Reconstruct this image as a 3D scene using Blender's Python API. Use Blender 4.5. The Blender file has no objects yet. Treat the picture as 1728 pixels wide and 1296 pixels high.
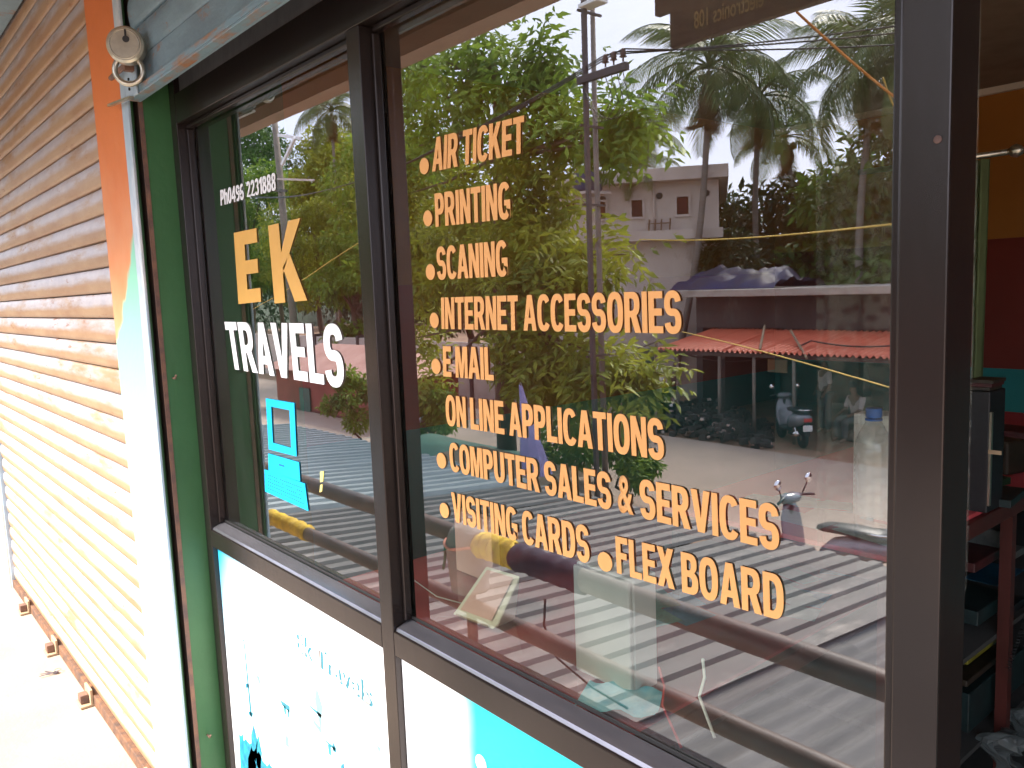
import bpy, bmesh, math, random
from mathutils import Vector, Matrix, noise
import numpy as np
random.seed(7); RNG = np.random.default_rng(7)
PI = math.pi
scene = bpy.context.scene
COL = scene.collection

# ------------------------------------------------------------------ camera
FPX, CX, CY = 1375.0, 864.0, 648.0            # focal length and centre in px of the 1728 px wide photograph
CAM = Vector((0.0, -0.85, 0.0))               # eye height is z = 0; the glass is the plane y = 0
AX = Vector((0.642, 0.064, -0.764)); AZ = Vector((-0.039, -0.993, -0.116))
AX.normalize(); AZ = (AZ - AX*AZ.dot(AX)).normalized(); AY = AZ.cross(AX)
cam_d = bpy.data.cameras.new('camera'); cam = bpy.data.objects.new('camera', cam_d); COL.objects.link(cam)
cam_d.sensor_width = 36.0; cam_d.lens = FPX/1728*36.0; cam_d.clip_start = 0.02; cam_d.clip_end = 2000
right = Vector((AX.x, AY.x, AZ.x)); down = Vector((AX.y, AY.y, AZ.y)); fwd = Vector((AX.z, AY.z, AZ.z))
m3 = Matrix((right, -down, -fwd)).transposed()
cam.matrix_world = Matrix.Translation(CAM) @ m3.to_4x4()
scene.camera = cam

# ------------------------------------------------------------------ light
SUN_EL, SUN_AZ = math.radians(48), math.radians(196)   # azimuth measured from +Y clockwise; the sun stands out over the street
EXPOSURE = 2.42
world = bpy.data.worlds.new('World'); scene.world = world; world.use_nodes = True
nt = world.node_tree; nt.nodes.clear()
out = nt.nodes.new('ShaderNodeOutputWorld'); bg = nt.nodes.new('ShaderNodeBackground')
sky = nt.nodes.new('ShaderNodeTexSky'); sky.sky_type = 'NISHITA'; sky.sun_disc = False
sky.sun_elevation = SUN_EL; sky.sun_rotation = SUN_AZ; sky.dust_density = 3.0; sky.air_density = 1.0
tc = nt.nodes.new('ShaderNodeTexCoord'); nz = nt.nodes.new('ShaderNodeTexNoise'); nz.inputs['Scale'].default_value = 2.2
nz.inputs['Detail'].default_value = 6; nz.inputs['Roughness'].default_value = 0.6
cr = nt.nodes.new('ShaderNodeValToRGB'); cr.color_ramp.elements[0].position = 0.3; cr.color_ramp.elements[0].color = (5.4, 5.9, 7.6, 1)
cr.color_ramp.elements[1].position = 0.75; cr.color_ramp.elements[1].color = (7.8, 8.2, 9.6, 1)
mx = nt.nodes.new('ShaderNodeMixRGB'); mx.inputs[0].default_value = 0.78
nt.links.new(tc.outputs['Generated'], nz.inputs['Vector']); nt.links.new(nz.outputs['Fac'], cr.inputs[0])
nt.links.new(sky.outputs[0], mx.inputs[1]); nt.links.new(cr.outputs[0], mx.inputs[2])
nt.links.new(mx.outputs[0], bg.inputs[0]); bg.inputs[1].default_value = 0.10
nt.links.new(bg.outputs[0], out.inputs[0])
sd = bpy.data.lights.new('sun', 'SUN'); sun = bpy.data.objects.new('sun', sd); COL.objects.link(sun)
sd.energy = 2.9; sd.angle = math.radians(22); sd.color = (1.0, 0.95, 0.86)
sdir = Vector((math.sin(SUN_AZ)*math.cos(SUN_EL), math.cos(SUN_AZ)*math.cos(SUN_EL), math.sin(SUN_EL)))
sun.rotation_euler = sdir.to_track_quat('Z', 'Y').to_euler()
vs = scene.view_settings; vs.view_transform = 'Standard'; vs.look = 'None'; vs.gamma = 1.0; vs.exposure = EXPOSURE
vs.use_curve_mapping = False
scene.render.engine = 'CYCLES'
cy = scene.cycles; cy.use_denoising = True; cy.max_bounces = 10; cy.transparent_max_bounces = 16
cy.glossy_bounces = 5; cy.transmission_bounces = 8; cy.caustics_reflective = False; cy.caustics_refractive = False
cy.sample_clamp_indirect = 8

# ------------------------------------------------------------------ measuring helpers (photo px -> metres)
def ray(px, py):
    c = Vector((px-CX, py-CY, FPX)); return Vector((AX.dot(c), AY.dot(c), AZ.dot(c)))
def onY(px, py, y):
    r = ray(px, py); return r*((y-CAM.y)/r.y) + CAM
def onX(px, py, x):
    r = ray(px, py); return r*(x/r.x) + CAM
def onZ(px, py, z):
    r = ray(px, py); return r*(z/r.z) + CAM
def mir(p): return Vector((p.x, -p.y, p.z))
def S(px, py, yv): return mir(onY(px, py, yv))     # a street point seen in the glass, yv metres out from the glass
def SZ(px, py, z): return mir(onZ(px, py, z))      # a street point seen in the glass at height z
G = -3.6          # street level
FL = -1.72        # corridor floor

# ------------------------------------------------------------------ materials
def mat(name, base, rough=0.7, metal=0.0, var=0.12, scale=6.0, base2=None, bump=0.0, bscale=60, detail=5, lo=.35, hi=.65,
        stretch=None, spec=None, trans=0.0, alpha=1.0, emis=None, coat=0.0, third=None, tscale=3.0, tpos=(.55, .65), sheen=0):
    m = bpy.data.materials.new(name); m.use_nodes = True; n = m.node_tree; b = n.nodes['Principled BSDF']
    b.inputs['Roughness'].default_value = rough; b.inputs['Metallic'].default_value = metal
    if spec is not None: b.inputs['Specular IOR Level'].default_value = spec
    if coat: b.inputs['Coat Weight'].default_value = coat; b.inputs['Coat Roughness'].default_value = .15
    if base2 is None: base2 = tuple(min(1, c*(1-var*2)) for c in base[:3]); 
    t = n.nodes.new('ShaderNodeTexCoord'); mp = n.nodes.new('ShaderNodeMapping')
    if stretch: mp.inputs['Scale'].default_value = stretch
    n.links.new(t.outputs['Object'], mp.inputs[0])
    z = n.nodes.new('ShaderNodeTexNoise'); z.inputs['Scale'].default_value = scale; z.inputs['Detail'].default_value = detail
    z.inputs['Roughness'].default_value = .65
    n.links.new(mp.outputs[0], z.inputs['Vector'])
    c = n.nodes.new('ShaderNodeValToRGB'); c.color_ramp.elements[0].position = lo; c.color_ramp.elements[1].position = hi
    c.color_ramp.elements[0].color = (*base2[:3], 1); c.color_ramp.elements[1].color = (*base[:3], 1)
    n.links.new(z.outputs['Fac'], c.inputs[0]); last = c.outputs[0]
    if third is not None:
        z3 = n.nodes.new('ShaderNodeTexNoise'); z3.inputs['Scale'].default_value = tscale; z3.inputs['Detail'].default_value = 7
        z3.inputs['Roughness'].default_value = .7
        n.links.new(mp.outputs[0], z3.inputs['Vector'])
        c3 = n.nodes.new('ShaderNodeValToRGB'); c3.color_ramp.elements[0].position = tpos[0]; c3.color_ramp.elements[1].position = tpos[1]
        n.links.new(z3.outputs['Fac'], c3.inputs[0])
        mm = n.nodes.new('ShaderNodeMixRGB'); n.links.new(c3.outputs[0], mm.inputs[0]); n.links.new(last, mm.inputs[1])
        mm.inputs[2].default_value = (*third, 1); last = mm.outputs[0]
    n.links.new(last, b.inputs['Base Color'])
    if bump:
        zb = n.nodes.new('ShaderNodeTexNoise'); zb.inputs['Scale'].default_value = bscale; zb.inputs['Detail'].default_value = 4
        n.links.new(mp.outputs[0], zb.inputs['Vector'])
        bp = n.nodes.new('ShaderNodeBump'); bp.inputs['Strength'].default_value = bump; bp.inputs['Distance'].default_value = .01
        n.links.new(zb.outputs['Fac'], bp.inputs['Height']); n.links.new(bp.outputs[0], b.inputs['Normal'])
    if trans: b.inputs['Transmission Weight'].default_value = trans
    if alpha < 1: b.inputs['Alpha'].default_value = alpha
    return m
def leafmat(name, c1, c2, scale=.8, rough=.5, tl=.25):
    m = mat(name, c1, rough, base2=c2, scale=scale, detail=6, lo=.35, hi=.68, spec=.3)
    n = m.node_tree; b = n.nodes['Principled BSDF']; o = n.nodes['Material Output']
    tr = n.nodes.new('ShaderNodeBsdfTranslucent'); src = b.inputs['Base Color'].links[0].from_socket
    n.links.new(src, tr.inputs[0]); ms = n.nodes.new('ShaderNodeMixShader'); ms.inputs[0].default_value = tl
    n.links.new(b.outputs[0], ms.inputs[1]); n.links.new(tr.outputs[0], ms.inputs[2]); n.links.new(ms.outputs[0], o.inputs[0])
    return m
M = {}
M['shutter'] = mat('shutter_paint', (.30, .27, .26), .55, metal=.0, base2=(.36, .20, .085), scale=3.2, stretch=(.35, 1, 5), bump=.25, bscale=40,
                   third=(.20, .065, .02), tscale=9, tpos=(.60, .72), lo=.40, hi=.60)
M['shutter_edge'] = mat('shutter_rust_edge', (.20, .09, .04), .8, base2=(.07, .04, .03), scale=20, bump=.3)
M['blue_shutter'] = mat('blue_shutter_paint', (.19, .29, .34), .5, base2=(.15, .22, .26), scale=5, stretch=(1, 1, 2), bump=.15, third=(.27, .12, .05), tscale=6, tpos=(.58, .66))
M['rust_blue'] = mat('rust_blue_rail', (.17, .27, .32), .55, base2=(.30, .14, .06), scale=9, stretch=(.6, 1, 3), lo=.38, hi=.52, bump=.2)
M['dark_metal'] = mat('brown_anodised_aluminium', (.034, .025, .022), .24, metal=.5, base2=(.025, .019, .017), scale=3, stretch=(1, 1, .3), bump=.02, spec=.6)
M['black'] = mat('black_gasket', (.012, .012, .012), .55, scale=20)
M['bead'] = mat('aluminium_bead', (.28, .27, .30), .24, metal=.8, base2=(.17, .165, .19), scale=14, stretch=(.2, 1, 1))
M['green'] = mat('green_wall_paint', (.030, .115, .034), .5, base2=(.024, .095, .028), scale=3, bump=.08)
M['guide'] = mat('pale_blue_guide', (.40, .50, .56), .5, base2=(.30, .39, .45), scale=8, stretch=(1, 1, .4), third=(.62, .63, .62), tscale=3, tpos=(.5, .6), bump=.1)
M['groove'] = mat('guide_groove', (.02, .012, .01), .8, scale=8, base2=(.05, .02, .012))
M['slab'] = mat('slab_paint', (.36, .24, .16), .85, base2=(.27, .17, .11), scale=2, bump=.1)
M['soffit'] = mat('soffit_paint', (.22, .115, .06), .8, base2=(.16, .085, .05), scale=1.5)
M['beigebeam'] = mat('edge_beam_paint', (.52, .36, .27), .8, base2=(.45, .30, .22), scale=2)
M['floor'] = mat('corridor_concrete', (.40, .31, .24), .8, base2=(.34, .265, .20), scale=3, bump=.2, bscale=70)
M['cream'] = mat('cream_pillar', (.72, .66, .55), .7, scale=3)
M['steel'] = mat('worn_steel', (.55, .52, .42), .3, metal=.9, base2=(.38, .35, .28), scale=18, bump=.05)
M['brasssteel'] = mat('lock_body', (.60, .56, .44), .32, metal=.75, base2=(.45, .42, .34), scale=25, bump=.06)
M['rusty'] = mat('rusty_iron', (.20, .10, .06), .75, base2=(.10, .06, .05), scale=20, bump=.3)
M['pipe'] = mat('rusty_pipe', (.13, .075, .055), .5, base2=(.07, .058, .055), scale=4, stretch=(.3, 1, 1), bump=.25, bscale=30, third=(.28, .20, .14), tscale=5, tpos=(.62, .74))
M['asphalt'] = mat('asphalt', (.42, .33, .26), .9, base2=(.35, .275, .215), scale=.7, bump=.3, bscale=30)
M['dirt'] = mat('laterite_dirt', (.34, .20, .12), .95, base2=(.22, .14, .09), scale=1.2, bump=.5, bscale=12)
M['concrete'] = mat('weathered_concrete', (.60, .51, .44), .9, base2=(.44, .37, .32), scale=.8, stretch=(1, 1, .45), bump=.2, bscale=8, third=(.16, .135, .12), tscale=1.6, tpos=(.60, .75))
M['darkconc'] = mat('dark_concrete', (.075, .06, .052), .95, base2=(.04, .034, .03), scale=1.3, stretch=(1, 1, .4), third=(.16, .14, .12), tscale=1.4, tpos=(.58, .7))  # dark concrete with random paler streaks
M['paleslab'] = mat('pale_slab_edge', (.42, .37, .32), .85, base2=(.24, .21, .18), scale=2.2, lo=.3, hi=.5)
M['redroof'] = mat('red_painted_sheet', (.72, .19, .10), .5, base2=(.60, .145, .08), scale=1.5, stretch=(1, .4, 1))
M['greysheet'] = mat('zinc_sheet', (.36, .41, .405), .5, metal=.15, base2=(.27, .315, .31), scale=1.6, stretch=(1, .4, 1), third=(.30, .25, .21), tscale=1.4, tpos=(.58, .70))
M['oldzinc'] = mat('old_zinc_sheet', (.15, .145, .135), .7, metal=.0, base2=(.085, .083, .08), scale=1.8, stretch=(1, .4, 1), third=(.30, .27, .24), tscale=2.2, tpos=(.55, .70))
M['asbestos'] = mat('old_cement_sheet', (.17, .163, .16), .9, base2=(.10, .097, .095), scale=2.2, stretch=(2.5, .3, 1), bump=.2, third=(.10, .09, .085), tscale=2.5, tpos=(.56, .7))
M['pole'] = mat('concrete_pole', (.23, .185, .15), .9, base2=(.16, .13, .11), scale=3)
M['ironpole'] = mat('iron_pole', (.08, .06, .055), .6, base2=(.05, .035, .03), scale=5)
M['wire'] = mat('black_wire', (.015, .015, .018), .6)
M['yrope'] = mat('yellow_rope', (.75, .50, .08), .7)
M['orope'] = mat('orange_rope', (.85, .33, .05), .7)
M['insul'] = mat('brown_insulator', (.09, .035, .02), .2)
M['bark'] = mat('tree_bark', (.13, .085, .055), .95, base2=(.07, .05, .035), scale=7, bump=.5)
M['palmbark'] = mat('palm_bark', (.24, .21, .18), .95, base2=(.14, .12, .10), scale=4, stretch=(.3, .3, 6), bump=.4)
M['leaf_a'] = leafmat('leaf_fresh', (.30, .42, .05), (.06, .13, .02), 1.3, tl=.4)
M['leaf_b'] = leafmat('leaf_dark', (.14, .25, .045), (.025, .07, .015), .8)
M['leaf_y'] = leafmat('leaf_yellowish', (.46, .47, .05), (.10, .16, .025), 1.2, tl=.4)
M['leaf_far'] = leafmat('leaf_deep_green', (.040, .080, .030), (.018, .042, .016), .4)  # very dark green, for distant trees and hillsides
M['frond'] = leafmat('palm_frond', (.15, .20, .055), (.06, .095, .03), 1.2, .4, tl=.35)
M['dryfrond'] = leafmat('dry_frond', (.22, .15, .06), (.12, .075, .03), 1.2)
M['blue_tarp'] = mat('blue_tarp', (.018, .026, .10), .6, base2=(.04, .032, .04), scale=1.3, bump=.5, bscale=4)
M['green_tarp'] = mat('green_tarp', (.035, .12, .085), .6, base2=(.02, .07, .05), scale=3)
M['brown_tarp'] = mat('brown_tarp', (.28, .21, .13), .8, base2=(.18, .13, .08), scale=3)
M['shopwall'] = mat('dark_red_shop_wall', (.12, .03, .02), .9, base2=(.06, .02, .015), scale=1)
M['innerdark'] = mat('dark_interior_wall', (.05, .05, .045), .9)
M['white'] = mat('white_paint', (.78, .78, .76), .45, var=.05)
M['scooter'] = mat('scooter_grey_paint', (.22, .225, .25), .25, coat=.6, var=.05)
M['blackplastic'] = mat('black_plastic', (.02, .02, .022), .45)
M['rubber'] = mat('rubber', (.018, .018, .018), .8)
M['chrome'] = mat('chrome', (.8, .8, .8), .15, metal=1, var=.02)
M['redlamp'] = mat('red_lamp_lens', (.45, .02, .02), .2, var=.03)
M['mirror'] = mat('mirror_glass', (.85, .87, .9), .04, metal=1, var=.01)
M['skin'] = mat('skin', (.22, .115, .07), .6, var=.08)
M['hair'] = mat('black_hair', (.012, .010, .009), .5)
M['shirt'] = mat('white_shirt', (.62, .62, .62), .85, var=.06, scale=10)
M['shirt2'] = mat('cream_shirt', (.55, .50, .48), .85, var=.06, scale=10)
M['lungi'] = mat('dark_trousers', (.06, .06, .075), .9)
M['redbrick'] = mat('red_kiosk_paint', (.26, .06, .04), .8, base2=(.19, .045, .03), scale=1.5)
M['pinkroof'] = mat('faded_pink_roof', (.52, .30, .24), .8, base2=(.42, .22, .17), scale=2)
M['purple'] = mat('purple_umbrella_cloth', (.30, .27, .47), .8, base2=(.23, .20, .38), scale=5)
M['signdark'] = mat('dark_sign_back', (.15, .105, .085), .7, base2=(.10, .075, .062), scale=2, third=(.22, .17, .11), tscale=3, tpos=(.5, .8))
M['signtext'] = mat('faded_gold_lettering', (.55, .42, .20), .6)
M['rag'] = mat('grey_cloth', (.30, .29, .27), .95, base2=(.22, .215, .20), scale=8, bump=.4, bscale=25)
M['yellowcloth'] = mat('yellow_cloth', (.75, .52, .04), .9, base2=(.45, .30, .05), scale=25, bump=.3)
M['navycloth'] = mat('navy_cloth', (.03, .025, .05), .9, base2=(.02, .02, .04), scale=10, bump=.3)
M['pinkstring'] = mat('pink_string', (.75, .33, .24), .8)
M['tealstring'] = mat('green_string', (.03, .20, .13), .8)
# interior
M['iorange'] = mat('orange_inner_wall', (.36, .14, .016), .75, base2=(.31, .12, .013), scale=2)
M['ired'] = mat('red_inner_wall', (.27, .034, .016), .75, base2=(.23, .028, .013), scale=2)
M['iteal'] = mat('teal_inner_wall', (.016, .19, .18), .75, base2=(.013, .16, .15), scale=2)
M['iceil'] = mat('inner_ceiling', (.30, .22, .15), .85)
M['ifloor'] = mat('inner_floor', (.06, .06, .06), .6)
M['redcloth'] = mat('red_table_cloth', (.62, .08, .09), .7, base2=(.52, .06, .07), scale=4)
M['woodred'] = mat('red_brown_wood', (.085, .02, .015), .45, base2=(.055, .014, .01), scale=4, stretch=(6, 1, 1))
M['carton'] = mat('cardboard', (.42, .30, .18), .85, var=.08)
M['ivory'] = mat('ivory_plastic', (.80, .75, .60), .4, var=.03)
M['offwhite'] = mat('offwhite_case', (.80, .80, .74), .45, var=.03)
M['palepink'] = mat('pale_pink_card', (.80, .48, .42), .7, var=.05)
M['paper_b'] = mat('blue_card', (.10, .38, .66), .6, var=.2, scale=20)
M['paper_t'] = mat('teal_card', (.22, .58, .56), .6, var=.2, scale=20)
M['paper_w'] = mat('white_card', (.65, .68, .66), .6, var=.1, scale=20)
M['cyanbag'] = mat('cyan_packet', (.10, .55, .72), .4, base2=(.45, .75, .80), scale=14)
M['lace'] = mat('lace_curtain', (.42, .42, .36), .9, alpha=.55, scale=30)
M['bluecap'] = mat('blue_bottle_cap', (.01, .16, .62), .35, var=.03)
M['yellowbox'] = mat('yellow_box', (.70, .62, .04), .5, var=.05)
M['plasticbag'] = mat('milky_plastic_bag', (.13, .15, .145), .35, scale=12, alpha=.7)
M['keyring'] = mat('key_metal', (.25, .22, .25), .35, metal=.8)

def plainglass(name, tint=(.92, .97, .95), rough=.02, fac=.12):
    m = bpy.data.materials.new(name); m.use_nodes = True; n = m.node_tree; n.nodes.clear()
    o = n.nodes.new('ShaderNodeOutputMaterial'); t = n.nodes.new('ShaderNodeBsdfTransparent'); g = n.nodes.new('ShaderNodeBsdfGlossy')
    g.inputs['Roughness'].default_value = rough; t.inputs[0].default_value = (*tint, 1)
    lw = n.nodes.new('ShaderNodeLayerWeight'); lw.inputs[0].default_value = .5
    pw = n.nodes.new('ShaderNodeMath'); pw.operation = 'POWER'; pw.inputs[1].default_value = 5; n.links.new(lw.outputs['Facing'], pw.inputs[0])
    ma = n.nodes.new('ShaderNodeMath'); ma.operation = 'MULTIPLY_ADD'; ma.inputs[1].default_value = .7*min(1, fac*8); ma.inputs[2].default_value = fac*.3; n.links.new(pw.outputs[0], ma.inputs[0])
    s = n.nodes.new('ShaderNodeMixShader'); n.links.new(ma.outputs[0], s.inputs[0])
    n.links.new(t.outputs[0], s.inputs[1]); n.links.new(g.outputs[0], s.inputs[2]); n.links.new(s.outputs[0], o.inputs[0])
    return m
def filmglass(name, r0=.215, r1=.45, trans=.93):
    """tinted reflective window glass: outer coating mirrors the street, the rest passes into the shop"""
    m = bpy.data.materials.new(name); m.use_nodes = True; n = m.node_tree; n.nodes.clear()
    o = n.nodes.new('ShaderNodeOutputMaterial'); t = n.nodes.new('ShaderNodeBsdfTransparent'); g = n.nodes.new('ShaderNodeBsdfGlossy')
    g.inputs['Roughness'].default_value = 0.0; g.inputs['Color'].default_value = (1, .99, 1, 1)
    t.inputs[0].default_value = (trans, trans*.98, trans*.93, 1)
    f = n.nodes.new('ShaderNodeFresnel'); f.inputs[0].default_value = 1.52
    mu = n.nodes.new('ShaderNodeMath'); mu.operation = 'MULTIPLY_ADD'; mu.inputs[1].default_value = r1; mu.inputs[2].default_value = r0
    n.links.new(f.outputs[0], mu.inputs[0])
    # slight waviness of float glass and a faint dust film
    tc = n.nodes.new('ShaderNodeTexCoord'); z = n.nodes.new('ShaderNodeTexNoise'); z.inputs['Scale'].default_value = 2.2; z.inputs['Detail'].default_value = 1
    bp = n.nodes.new('ShaderNodeBump'); bp.inputs['Strength'].default_value = .04; bp.inputs['Distance'].default_value = .01
    n.links.new(tc.outputs['Object'], z.inputs['Vector']); n.links.new(z.outputs['Fac'], bp.inputs['Height']); n.links.new(bp.outputs[0], g.inputs['Normal'])
    s = n.nodes.new('ShaderNodeMixShader'); n.links.new(mu.outputs[0], s.inputs[0])
    n.links.new(t.outputs[0], s.inputs[1]); n.links.new(g.outputs[0], s.inputs[2])
    d = n.nodes.new('ShaderNodeBsdfDiffuse'); d.inputs[0].default_value = (.7, .68, .64, 1)
    z2 = n.nodes.new('ShaderNodeTexNoise'); z2.inputs['Scale'].default_value = 5; z2.inputs['Detail'].default_value = 8; z2.inputs['Roughness'].default_value = .7
    mp = n.nodes.new('ShaderNodeMapping'); mp.inputs['Scale'].default_value = (2.5, 1, .8); n.links.new(tc.outputs['Object'], mp.inputs[0]); n.links.new(mp.outputs[0], z2.inputs['Vector'])
    mr = n.nodes.new('ShaderNodeMapRange'); mr.inputs[1].default_value = .4; mr.inputs[2].default_value = .8; mr.inputs[3].default_value = .002; mr.inputs[4].default_value = .014
    n.links.new(z2.outputs['Fac'], mr.inputs[0])
    s2 = n.nodes.new('ShaderNodeMixShader'); n.links.new(mr.outputs[0], s2.inputs[0]); n.links.new(s.outputs[0], s2.inputs[1]); n.links.new(d.outputs[0], s2.inputs[2])
    n.links.new(s2.outputs[0], o.inputs[0]); return m
M['film'] = filmglass('reflective_window_glass')
M['clear'] = plainglass('clear_plastic')
M['glassback'] = plainglass('glass_edge', (.93, .96, .94), .02, .02)

# ------------------------------------------------------------------ mesh helpers
class MB:
    def __init__(s): s.v = []; s.f = []; s.mi = []
    def add(s, vs, fs, mi=0):
        o = len(s.v); s.v += [tuple(v) for v in vs]; s.f += [tuple(i+o for i in f) for f in fs]; s.mi += [mi]*len(fs); return s
    def box(s, x0, x1, y0, y1, z0, z1, mi=0):
        return s.add([(x0,y0,z0),(x1,y0,z0),(x1,y1,z0),(x0,y1,z0),(x0,y0,z1),(x1,y0,z1),(x1,y1,z1),(x0,y1,z1)],
              [(0,3,2,1),(4,5,6,7),(0,1,5,4),(1,2,6,5),(2,3,7,6),(3,0,4,7)], mi)
    def obox(s, a, b, w, h, up=(0,0,1), mi=0):
        a = Vector(a); b = Vector(b); d = (b-a).normalized(); u = Vector(up); sd = d.cross(u).normalized(); u = sd.cross(d)
        P = []
        for p in (a, b):
            for i, j in ((-1,-1),(1,-1),(1,1),(-1,1)): P.append(p + sd*(w/2*i) + u*(h/2*j))
        return s.add(P, [(3,2,1,0),(4,5,6,7),(0,1,5,4),(1,2,6,5),(2,3,7,6),(3,0,4,7)], mi)
    def tube(s, pts, r, n=8, mi=0, cap=True):
        pts = [Vector(p) for p in pts]; rs = r if isinstance(r, (list, tuple)) else [r]*len(pts)
        o = len(s.v); up = Vector((0,0,1)); N = len(pts)
        prev = None
        for k, p in enumerate(pts):
            d = (pts[min(k+1, N-1)] - pts[max(k-1, 0)]).normalized()
            if prev is None:
                a = d.cross(up if abs(d.z) < .95 else Vector((1,0,0))).normalized()
            else:
                a = (prev - d*prev.dot(d)).normalized()
            prev = a; b = d.cross(a)
            for i in range(n):
                t = 2*PI*i/n; s.v.append(tuple(p + (a*math.cos(t) + b*math.sin(t))*rs[k]))
        for k in range(N-1):
            for i in range(n):
                s.f.append((o+k*n+i, o+k*n+(i+1)%n, o+(k+1)*n+(i+1)%n, o+(k+1)*n+i)); s.mi.append(mi)
        if cap:
            s.f.append(tuple(o+i for i in reversed(range(n)))); s.mi.append(mi)
            s.f.append(tuple(o+(N-1)*n+i for i in range(n))); s.mi.append(mi)
        return s
    def lathe(s, prof, c=(0,0,0), n=20, axis='z', mi=0):
        o = len(s.v); c = Vector(c)
        for r, h in prof:
            for i in range(n):
                t = 2*PI*i/n; q = (r*math.cos(t), r*math.sin(t), h)
                if axis == 'y': q = (q[0], q[2], q[1])
                if axis == 'x': q = (q[2], q[0], q[1])
                s.v.append(tuple(c+Vector(q)))
        for k in range(len(prof)-1):
            for i in range(n):
                s.f.append((o+k*n+i, o+k*n+(i+1)%n, o+(k+1)*n+(i+1)%n, o+(k+1)*n+i)); s.mi.append(mi)
        s.f.append(tuple(o+i for i in reversed(range(n)))); s.mi.append(mi)
        s.f.append(tuple(o+(len(prof)-1)*n+i for i in range(n))); s.mi.append(mi)
        return s
    def sheet(s, fn, nu, nv, mi=0, thick=None):
        o = len(s.v)
        for j in range(nv+1):
            for i in range(nu+1): s.v.append(tuple(fn(i/nu, j/nv)))
        for j in range(nv):
            for i in range(nu):
                a = o+j*(nu+1)+i; s.f.append((a, a+1, a+nu+2, a+nu+1)); s.mi.append(mi)
        return s
    def mesh(s, name, m, smooth=False, fix=True):
        me = bpy.data.meshes.new(name); me.from_pydata(s.v, [], s.f)
        for q in (m if isinstance(m, (list, tuple)) else [m]): me.materials.append(q)
        if any(s.mi): me.polygons.foreach_set('material_index', s.mi)
        if fix:
            b = bmesh.new(); b.from_mesh(me); bmesh.ops.recalc_face_normals(b, faces=b.faces); b.to_mesh(me); b.free()
        if smooth: me.polygons.foreach_set('use_smooth', [True]*len(me.polygons))
        me.update(); return me
    def build(s, name, m, parent=None, smooth=False, bevel=0, loc=None, fix=True, auto=False):
        o = bpy.data.objects.new(name, s.mesh(name, m, smooth, fix)); COL.objects.link(o)
        if parent is not None: o.parent = parent
        if loc is not None: o.location = loc
        if bevel:
            bv = o.modifiers.new('bevel', 'BEVEL'); bv.width = bevel; bv.segments = 2; bv.limit_method = 'ANGLE'
        if auto:
            md = o.modifiers.new('edges', 'EDGE_SPLIT'); md.split_angle = math.radians(35)
            o.data.polygons.foreach_set('use_smooth', [True]*len(o.data.polygons))
        return o
def tag(o, label=None, cat=None, group=None, kind=None):
    if label: o['label'] = label
    if cat: o['category'] = cat
    if group: o['group'] = group
    if kind: o['kind'] = kind
    return o
def thing(name, label, cat, loc=(0,0,0), rz=0, group=None):
    o = bpy.data.objects.new(name, None); COL.objects.link(o); o.location = loc; o.rotation_euler = (0,0,rz)
    return tag(o, label, cat, group)
def inst(name, mesh, parent=None, loc=(0,0,0), rot=(0,0,0), sc=(1,1,1)):
    o = bpy.data.objects.new(name, mesh); COL.objects.link(o)
    if parent is not None: o.parent = parent
    o.location = loc; o.rotation_euler = rot; o.scale = sc; return o
def copy_tree(o, parent=None):
    c = o.copy(); COL.objects.link(c)
    if parent is not None: c.parent = parent
    for ch in list(o.children): copy_tree(ch, c)
    return c
def struct(o): o['kind'] = 'structure'; return o
def bx(name, m, x0, x1, y0, y1, z0, z1, parent=None, bevel=0):
    return MB().box(x0, x1, y0, y1, z0, z1).build(name, m, parent, bevel=bevel)

# ================================================================== THE SETTING
struct(MB().box(-120, 60, -140, 12, G-.5, G).build('ground', M['dirt']))
struct(MB().box(-120, 60, -13.9, -8.3, G+.001, G+.03).build('road', M['asphalt']))
struct(bx('corridor_floor', M['floor'], -10, 4, -1.16, 0.06, FL-.14, FL))
struct(bx('corridor_ceiling', M['soffit'], -10, 4, -1.0, 0.0, 1.22, 1.36))
struct(bx('ceiling_rib', M['soffit'], -10, 4, -1.10, -1.0, 1.001, 1.36))
ob = struct(bx('edge_beam', M['beigebeam'], -10, 4, -1.10, -1.0, .933, 1.0))
struct(bx('lower_wall', M['slab'], -10, 4, -.25, -.05, G, FL-.14))
# upper wall above the shop openings and the far end of the corridor
struct(bx('upper_wall', M['green'], -2.44, 4, 0.02, .2, .80, 1.219))

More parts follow.
